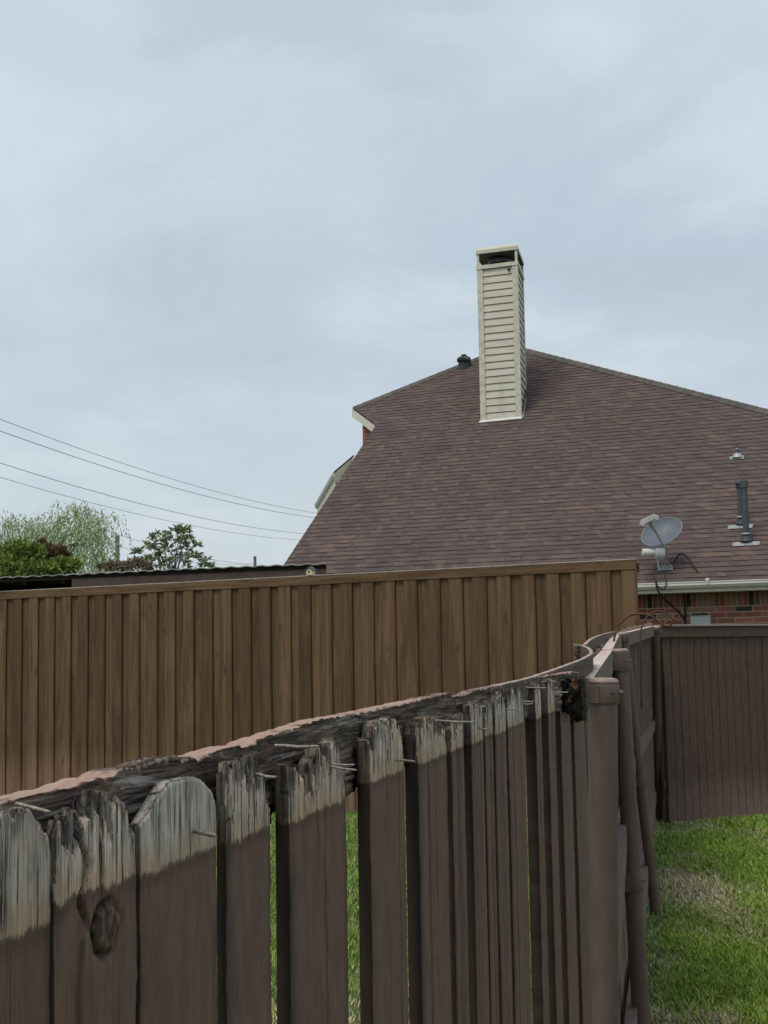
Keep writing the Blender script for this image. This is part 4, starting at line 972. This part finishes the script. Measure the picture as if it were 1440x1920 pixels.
# ================================================================== RUSTY GARDEN HOOKS ON THE FENCE
def hook(pts, Y, r, label):
    mb = MB(); mb.tube(spline([at(x, y, Y + dy) for x, y, dy in pts], 8), r, 8); o = mb.build('garden_hook', M_rust, smooth=True); tag(o, label, 'hook', 'rusty scroll hooks on the fence')
hook([(1151, 1228, 0), (1151, 1205, 0), (1154, 1188, 0), (1163, 1169, 0), (1179, 1155, 0), (1197, 1151, 0), (1214, 1153, 0), (1229, 1161, 0), (1241, 1171, .0), (1251, 1174, .0), (1258, 1171, 0), (1259, 1166, 0), (1254, 1163, 0), (1251, 1168, 0)], 6.6, .0052, 'larger rusty hook arching over the leaning fence, curl resting on the dark fence rail')
hook([(1203, 1330, 0), (1202, 1240, 0), (1201, 1195, 0), (1203, 1177, 0), (1210, 1161, 0), (1221, 1150, 0), (1235, 1146, 0), (1249, 1150, 0), (1261, 1160, 0), (1269, 1166, 0), (1275, 1164, 0), (1275, 1158, 0), (1271, 1157, 0)], 9.5, .0055, 'thinner dark rusty hook with its long stem down the leaning fence')

# ================================================================== PATIO COVER BEHIND THE TALL FENCE
S0 = at(612, 1056, 15.9); S1 = hitz(0, 1081, S0[2]); sdx = nrm((S1 - S0) * [1, 1, 0]); sn = np.array([sdx[1], -sdx[0], 0]); sn = nrm(dirv(606, 1056) * [1, 1, 0])
SL = np.linalg.norm((S1 - S0)[:2]) + 2.5
shed = empty('patio_cover', S0 * [1, 1, 0], 'dark patio cover with a corrugated metal roof just behind the tall fence', 'patio cover')
M_corr = simple('corrugated_metal', (.30, .30, .28), .5, .3, .35, 6, bump=.2); M_beam = simple('dark_beam', (.045, .030, .026), .8, 0, .3, 14, stretch=(1, 1, 8), vc=True); M_post = simple('brown_beam', (.12, .085, .065), .8, 0, .2, 14)
n = int(SL / .03); V_ = []; D_ = 3.6
for t in (0, 1):
    for i in range(n + 1):
        s_ = SL * i / n; z_ = .006 * math.sin(s_ * 2 * math.pi / .19) + (.006 * math.sin(s_ * 1.1))
        for k_ in (0, 1): V_.append(S0 + sdx * s_ + sn * D_ * k_ + Zv * (z_ + .10 * k_ - .012 * t))
N1 = 2 * (n + 1); Fq = []
for i in range(n): a_ = 2 * i; Fq += [(a_, a_ + 2, a_ + 3, a_ + 1), (N1 + a_ + 1, N1 + a_ + 3, N1 + a_ + 2, N1 + a_), (a_, N1 + a_, N1 + a_ + 2, a_ + 2)]
raw('roof_sheet', V_, Fq, M_corr, shed, colors=np.ones((len(V_), 3)))
mb = MB(); mb.box(S0 + sn * .10 - Zv * .065, sdx * SL, sn * .06, Zv * .05); mb.box(S0 + sn * 3.2 - Zv * .10, sdx * SL, sn * .06, Zv * .10)
for i in range(int(SL / .55)): mb.box(S0 + sdx * (.12 + i * .55) + sn * .16 - Zv * .10, sdx * .045, sn * 3.2, Zv * .085)
mb.build('rafters', M_beam, shed)
mb = MB(); mb.box(S0 + sn * .04 - Zv * .19, sdx * 3.3, sn * .05, Zv * .13); mb.build('header_beam', simple('brown_header', (.085, .058, .048), .8, 0, .2, 14), shed)
mb = MB(); mb.box(S0 + sn * 3.4 + sdx * .0 - Zv * 2.4, sdx * SL, sn * .05, Zv * 2.49); mb.build('back_wall', M_beam, shed)
for s_ in (.03, 3.0, 5.6, 9.0):
    mb = MB(); mb.box(S0 * [1, 1, 0] + sn * .20 + sdx * s_, sdx * .12, sn * .09, Zv * (S0[2] - .06)); mb.build('post', M_post, shed)

# birdhouse on the tall fence
bp_ = onplane(582.5, 1078, E1, nB); bp_ = np.array([bp_[0], bp_[1], zT + .010]); hw = .040
bh = empty('birdhouse', bp_, 'tiny cream birdhouse with a dark blue roof sitting on top of the tall fence', 'birdhouse')
mb = MB(); q = bp_ - dB * hw - nB * .03
mb.poly([q, q + dB * 2 * hw, q + dB * 2 * hw + Zv * .05, q + dB * hw + Zv * .078, q + Zv * .05], .06, nB); mb.build('box', simple('birdhouse_cream', (.55, .50, .34), .6), bh)
mb = MB(); 
for sg in (1, -1):
    rdg = bp_ + Zv * .086 - nB * .042; mb.box(rdg, (dB * sg * .052 - Zv * .038), nB * .084, Zv * .007)
mb.build('roof', simple('birdhouse_roof', (.055, .075, .095), .5), bh)
mb = MB(); c_ = bp_ + nB * .03 + Zv * .035; mb.tube([c_, c_ + nB * .002], .011, 12); mb.build('entrance', simple('birdhouse_hole', (.01, .01, .01)), bh)

# ================================================================== POLES AND POWER LINES
M_pole = simple('pole_wood', (.16, .14, .12), .9, 0, .2, 10, stretch=(1, 1, .1)); M_wire = simple('wire', (.34, .36, .38), .6)
def wire(a_, b__, r, label, sag=.3):
    a_ = at(*a_); b__ = at(*b__); pts = [a_ + (b__ - a_) * t - Zv * sag * 4 * t * (1 - t) for t in np.linspace(-.15, 1.0, 28)]
    mb = MB(); mb.tube(pts, r * .72, 6); tag(mb.build('power_line', M_wire), label, 'power line', 'power lines across the left sky')
wire((0, 786, 34), (600, 963, 60), .011, 'highest of the power lines in the sky left of the roof')
wire((0, 808, 34), (600, 972, 60), .013, 'second power line from the top, a little thicker than the one above it')
wire((0, 868, 36), (575, 1001, 62), .013, 'third power line from the top, in the lower pair left of the roof')
wire((0, 895, 36), (572, 1013, 62), .010, 'lowest of the four long power lines, just above the willow')
wire((222, 1002, 72), (560, 1062, 100), .016, 'upper short power line from the pole beside the willow to the far pole', .5)
wire((222, 1024, 72), (478, 1056, 98), .016, 'lower short power line from the pole beside the willow', .4)
def pole(x, ytop, Y, r, label, arm=0):
    t_ = at(x, ytop, Y); o = empty('utility_pole', t_ * [1, 1, 0], label, 'utility pole', 'utility poles beyond the fence'); mb = MB(); mb.tube([t_ * [1, 1, 0], t_], [r * 1.2, r], 12); mb.build('pole', M_pole, o, smooth=True)
    if arm: mb = MB(); mb.box(t_ - np.array([arm / 2, 0, .4]), np.array([arm, 0, 0]), np.array([0, .12, 0]), Zv * .12); mb.build('crossarm', M_pole, o)
pole(220, 1004, 70, .11, 'weathered utility pole standing at the edge of the willow'); pole(478, 1043, 98, .10, 'distant utility pole top above the patio cover')

# ================================================================== TREES AND SHRUBS
def leafmat(name, tr=.25, rough=.5):
    m, T, b = newmat(name); a_ = T.node('ShaderNodeVertexColor', layer_name='Col'); T.put(b.inputs['Base Color'], a_.outputs[0]); b.inputs['Roughness'].default_value = rough
    b.inputs['Specular IOR Level'].default_value = .4
    td = T.node('ShaderNodeBsdfTranslucent'); T.put(td.inputs[0], a_.outputs[0]); mx = T.node('ShaderNodeMixShader', ins={0: tr}); T.l.new(b.outputs[0], mx.inputs[1]); T.l.new(td.outputs[0], mx.inputs[2])
    T.l.new(mx.outputs[0], T.n['Material Output'].inputs[0]); return m
M_leaf = leafmat('leaf')
M_bark = simple('bark', (.14, .11, .085), .9, 0, .3, 12, bump=.5)
def leaves(P, D, L, W, cols):      # leaf blades at P along D
    n = len(P); D = D / np.linalg.norm(D, axis=1, keepdims=True); r = rng.normal(size=(n, 3)); S = np.cross(D, r); S /= np.linalg.norm(S, axis=1, keepdims=True)
    L = np.asarray(L).reshape(-1, 1) * np.ones((n, 1)); W = np.asarray(W).reshape(-1, 1) * np.ones((n, 1)); Nn = np.cross(D, S)
    V_ = np.stack([P, P + D * L * .45 + S * W / 2 + Nn * L * .06, P + D * L, P + D * L * .45 - S * W / 2 + Nn * L * .06], 1).reshape(-1, 3)
    return V_, np.arange(4 * n).reshape(n, 4), np.repeat(cols, 4, 0)
def pal(n, cs, v=.25):
    cs = np.array(cs); k = rng.integers(0, len(cs), n); return cs[k] * rng.uniform(1 - v, 1 + v, (n, 1))
def crown_obj(name, P, D, L, W, cols, parent): V_, F_, C_ = leaves(P, D, L, W, cols); return raw(name, V_, F_, M_leaf, parent, colors=C_)
def limb_tree(base, top, trunk_r, tips, parent):
    mb = MB(); mid = lerp(base, top, .55); mb.tube([base, mid, top], [trunk_r, trunk_r * .75, trunk_r * .45], 8)
    for tpt in tips:
        st = lerp(mid, top, random.random()); md = lerp(st, tpt, .5) + np.array([0, 0, .12 * np.linalg.norm(tpt - st)]); mb.tube([st, md, tpt], [trunk_r * .4, trunk_r * .22, trunk_r * .06], 6)
    mb.build('trunk', M_bark, parent, smooth=True)
# willow: hanging strands from arching boughs
def willow(label, items, base, Y):
    w_ = empty('willow_tree', base * [1, 1, 0], label, 'tree'); P = []; D = []; tips = []
    for (x, y, n_, spread, drop) in items:
        c_ = at(x, y, Y + random.uniform(-1, 1)); tips.append(c_); 
        for k_ in range(n_):
            s0 = c_ + rng.normal(0, 1, 3) * [spread, spread, spread * .35]; L_ = drop * random.uniform(.4, 1.15); dr = rng.normal(0, .2, 2); ph = random.random() * 6
            m_ = int(L_ / .05)
            for t in np.linspace(0, 1, m_):
                q_ = s0 + np.array([dr[0] * t * L_ + .05 * math.sin(ph + t * 5), dr[1] * t * L_, -L_ * t + .25 * L_ * (t - t * t)]); P.append(q_); D.append([dr[0] + rng.normal(0, .6), rng.normal(0, .6), -1 + rng.normal(0, .5)])
    P = np.array(P); D = np.array(D); n_ = len(P); print('willow', n_)
    crown_obj('crown', P, D, rng.uniform(.05, .12, n_), rng.uniform(.012, .026, n_), pal(n_, [(.29, .40, .16), (.37, .48, .21), (.22, .32, .13), (.42, .50, .28)], .3), w_)
    limb_tree(base * [1, 1, 0], at(150 if x > 100 else 40, 1040, Y), .07, tips, w_)
it = []
for (x, y) in [(120, 965), (135, 945), (150, 948), (165, 955), (180, 960), (192, 972), (108, 985), (150, 985), (170, 990), (185, 1005), (130, 1005), (150, 1020), (120, 1035), (180, 1030), (165, 1045), (90, 990)]: it.append((x, y, 26, .17, 1.0))
willow('pale green weeping willow with hanging branches beside the utility pole', it, at(150, 1100, 26), 26)
it = []
for (x, y) in [(-15, 985), (5, 975), (20, 965), (35, 972), (50, 985), (62, 992), (75, 985), (85, 965), (92, 985), (10, 1000), (40, 1010), (65, 1015), (90, 1015), (20, 1030), (60, 1035)]: it.append((x, y, 26, .19, .8))
willow('looser pale green willow at the left edge behind the bright shrub', it, at(40, 1100, 28), 28)
def shrub(name, label, cat, blobs, Y, dens, L, W, cs, up=.3, tr=None, clump=.1, seed=0):
    o = empty(name, at(blobs[0][0], 1100, Y) * [1, 1, 0], label, cat); P = []; D = []; tips = []
    for (x, y, rx, ry) in blobs:
        c_ = at(x, y, Y + random.uniform(-.3, .3)); k_ = Y / f; tips.append(c_ - Zv * ry * k_ * .2)
        n_ = int(dens * rx * ry / 100.)
        q_ = rng.normal(size=(n_, 3)); q_ /= np.linalg.norm(q_, axis=1, keepdims=True); q_ *= rng.uniform(.25, 1, (n_, 1)) ** .5
        # clumped: keep those near clump centres
        ctr = rng.normal(size=(max(6, n_ // 40), 3)); ctr /= np.linalg.norm(ctr, axis=1, keepdims=True); ctr *= rng.uniform(.4, 1.02, (len(ctr), 1))
        ci = ctr[rng.integers(0, len(ctr), n_)] + rng.normal(0, clump * 2, (n_, 3)); q_ = np.where(rng.random((n_, 1)) < .75, ci, q_)
        P.append(c_ + q_ * np.array([rx * k_, rx * k_, ry * k_])); D.append(q_ + rng.normal(0, .6, (n_, 3)) + [0, 0, up])
    P = np.concatenate(P); D = np.concatenate(D); n_ = len(P)
    crown_obj('crown', P, D, rng.uniform(.6, 1.2, n_) * L, rng.uniform(.7, 1.2, n_) * W, pal(n_, cs, .3), o)
    b_ = at(blobs[0][0], 1100, Y) * [1, 1, 0]; limb_tree(b_, tips[0] - Zv * .3, .05, tips, o); return o
shrub('leafy_shrub', 'dense bright yellow green shrub above the patio roof at the far left', 'shrub', [(30, 1040, 26, 22), (5, 1050, 20, 22), (62, 1040, 16, 18), (35, 1060, 34, 16), (85, 1068, 20, 9), (125, 1062, 22, 10), (60, 1070, 30, 10)], 21.5, 420, .10, .045, [(.15, .23, .04), (.22, .31, .06), (.10, .15, .03), (.30, .38, .10), (.24, .22, .08)], .6)
shrub('red_tip_shrub', 'reddish brown shrub between the bright green shrub and the willow', 'shrub', [(92, 1040, 18, 17), (112, 1042, 16, 14), (80, 1030, 10, 12), (5, 1065, 12, 12)], 22.5, 330, .09, .035, [(.18, .09, .06), (.13, .075, .05), (.22, .12, .08), (.11, .10, .05)], .3)
shrub('low_shrub', 'low rust and tan shrub top below the utility pole', 'shrub', [(210, 1062, 16, 9), (232, 1062, 14, 8), (250, 1058, 14, 10), (190, 1066, 10, 7), (275, 1062, 14, 8)], 23, 260, .07, .03, [(.24, .17, .12), (.20, .11, .08), (.16, .15, .08), (.30, .25, .18)], .3)
# magnolia: clusters of stiff leaves at branch tips
mg = empty('magnolia_tree', at(330, 1100, 24) * [1, 1, 0], 'open dark leaved magnolia with pale tips right of the utility pole', 'tree'); P = []; D = []; Cc = []; tips = []
spots = [(262, 1035), (272, 1022), (285, 1010), (296, 1003), (306, 1015), (290, 1030), (280, 1045), (300, 1040), (318, 1028), (330, 1040), (318, 1050), (322, 1002), (330, 995), (340, 992), (352, 995), (358, 1004), (345, 1012), (335, 1020), (350, 1030), (362, 1022), (355, 1045), (368, 1040), (378, 1046), (388, 1055), (398, 1058), (375, 1056), (305, 1058), (345, 1056), (268, 1052), (258, 1046), (314, 1012), (340, 1003), (308, 1030), (287, 1020), (300, 1052)]
for (x, y) in spots:
    c_ = at(x, y, 24 + random.uniform(-.6, .6)); tips.append(c_)
    for k_ in range(3):
        c2 = c_ + rng.normal(0, .035, 3) * [1, 1, 1.]
        for j in range(11):
            a_ = random.random() * 6.28; el = random.uniform(-.4, 1.0); dd_ = np.array([math.cos(a_) * math.cos(el), math.sin(a_) * math.cos(el), math.sin(el)]); P.append(c2 + dd_ * .01); D.append(dd_)
            Cc.append(np.array(random.choice([(.12, .17, .06), (.18, .23, .09), (.14, .19, .07), (.42, .42, .26), (.24, .22, .11)])) * random.uniform(.7, 1.3))
P = np.array(P); D = np.array(D); crown_obj('crown', P, D, rng.uniform(.07, .13, len(P)), rng.uniform(.03, .05, len(P)), np.array(Cc), mg)
limb_tree(at(325, 1100, 24) * [1, 1, 0], at(325, 1060, 24), .03, tips, mg)
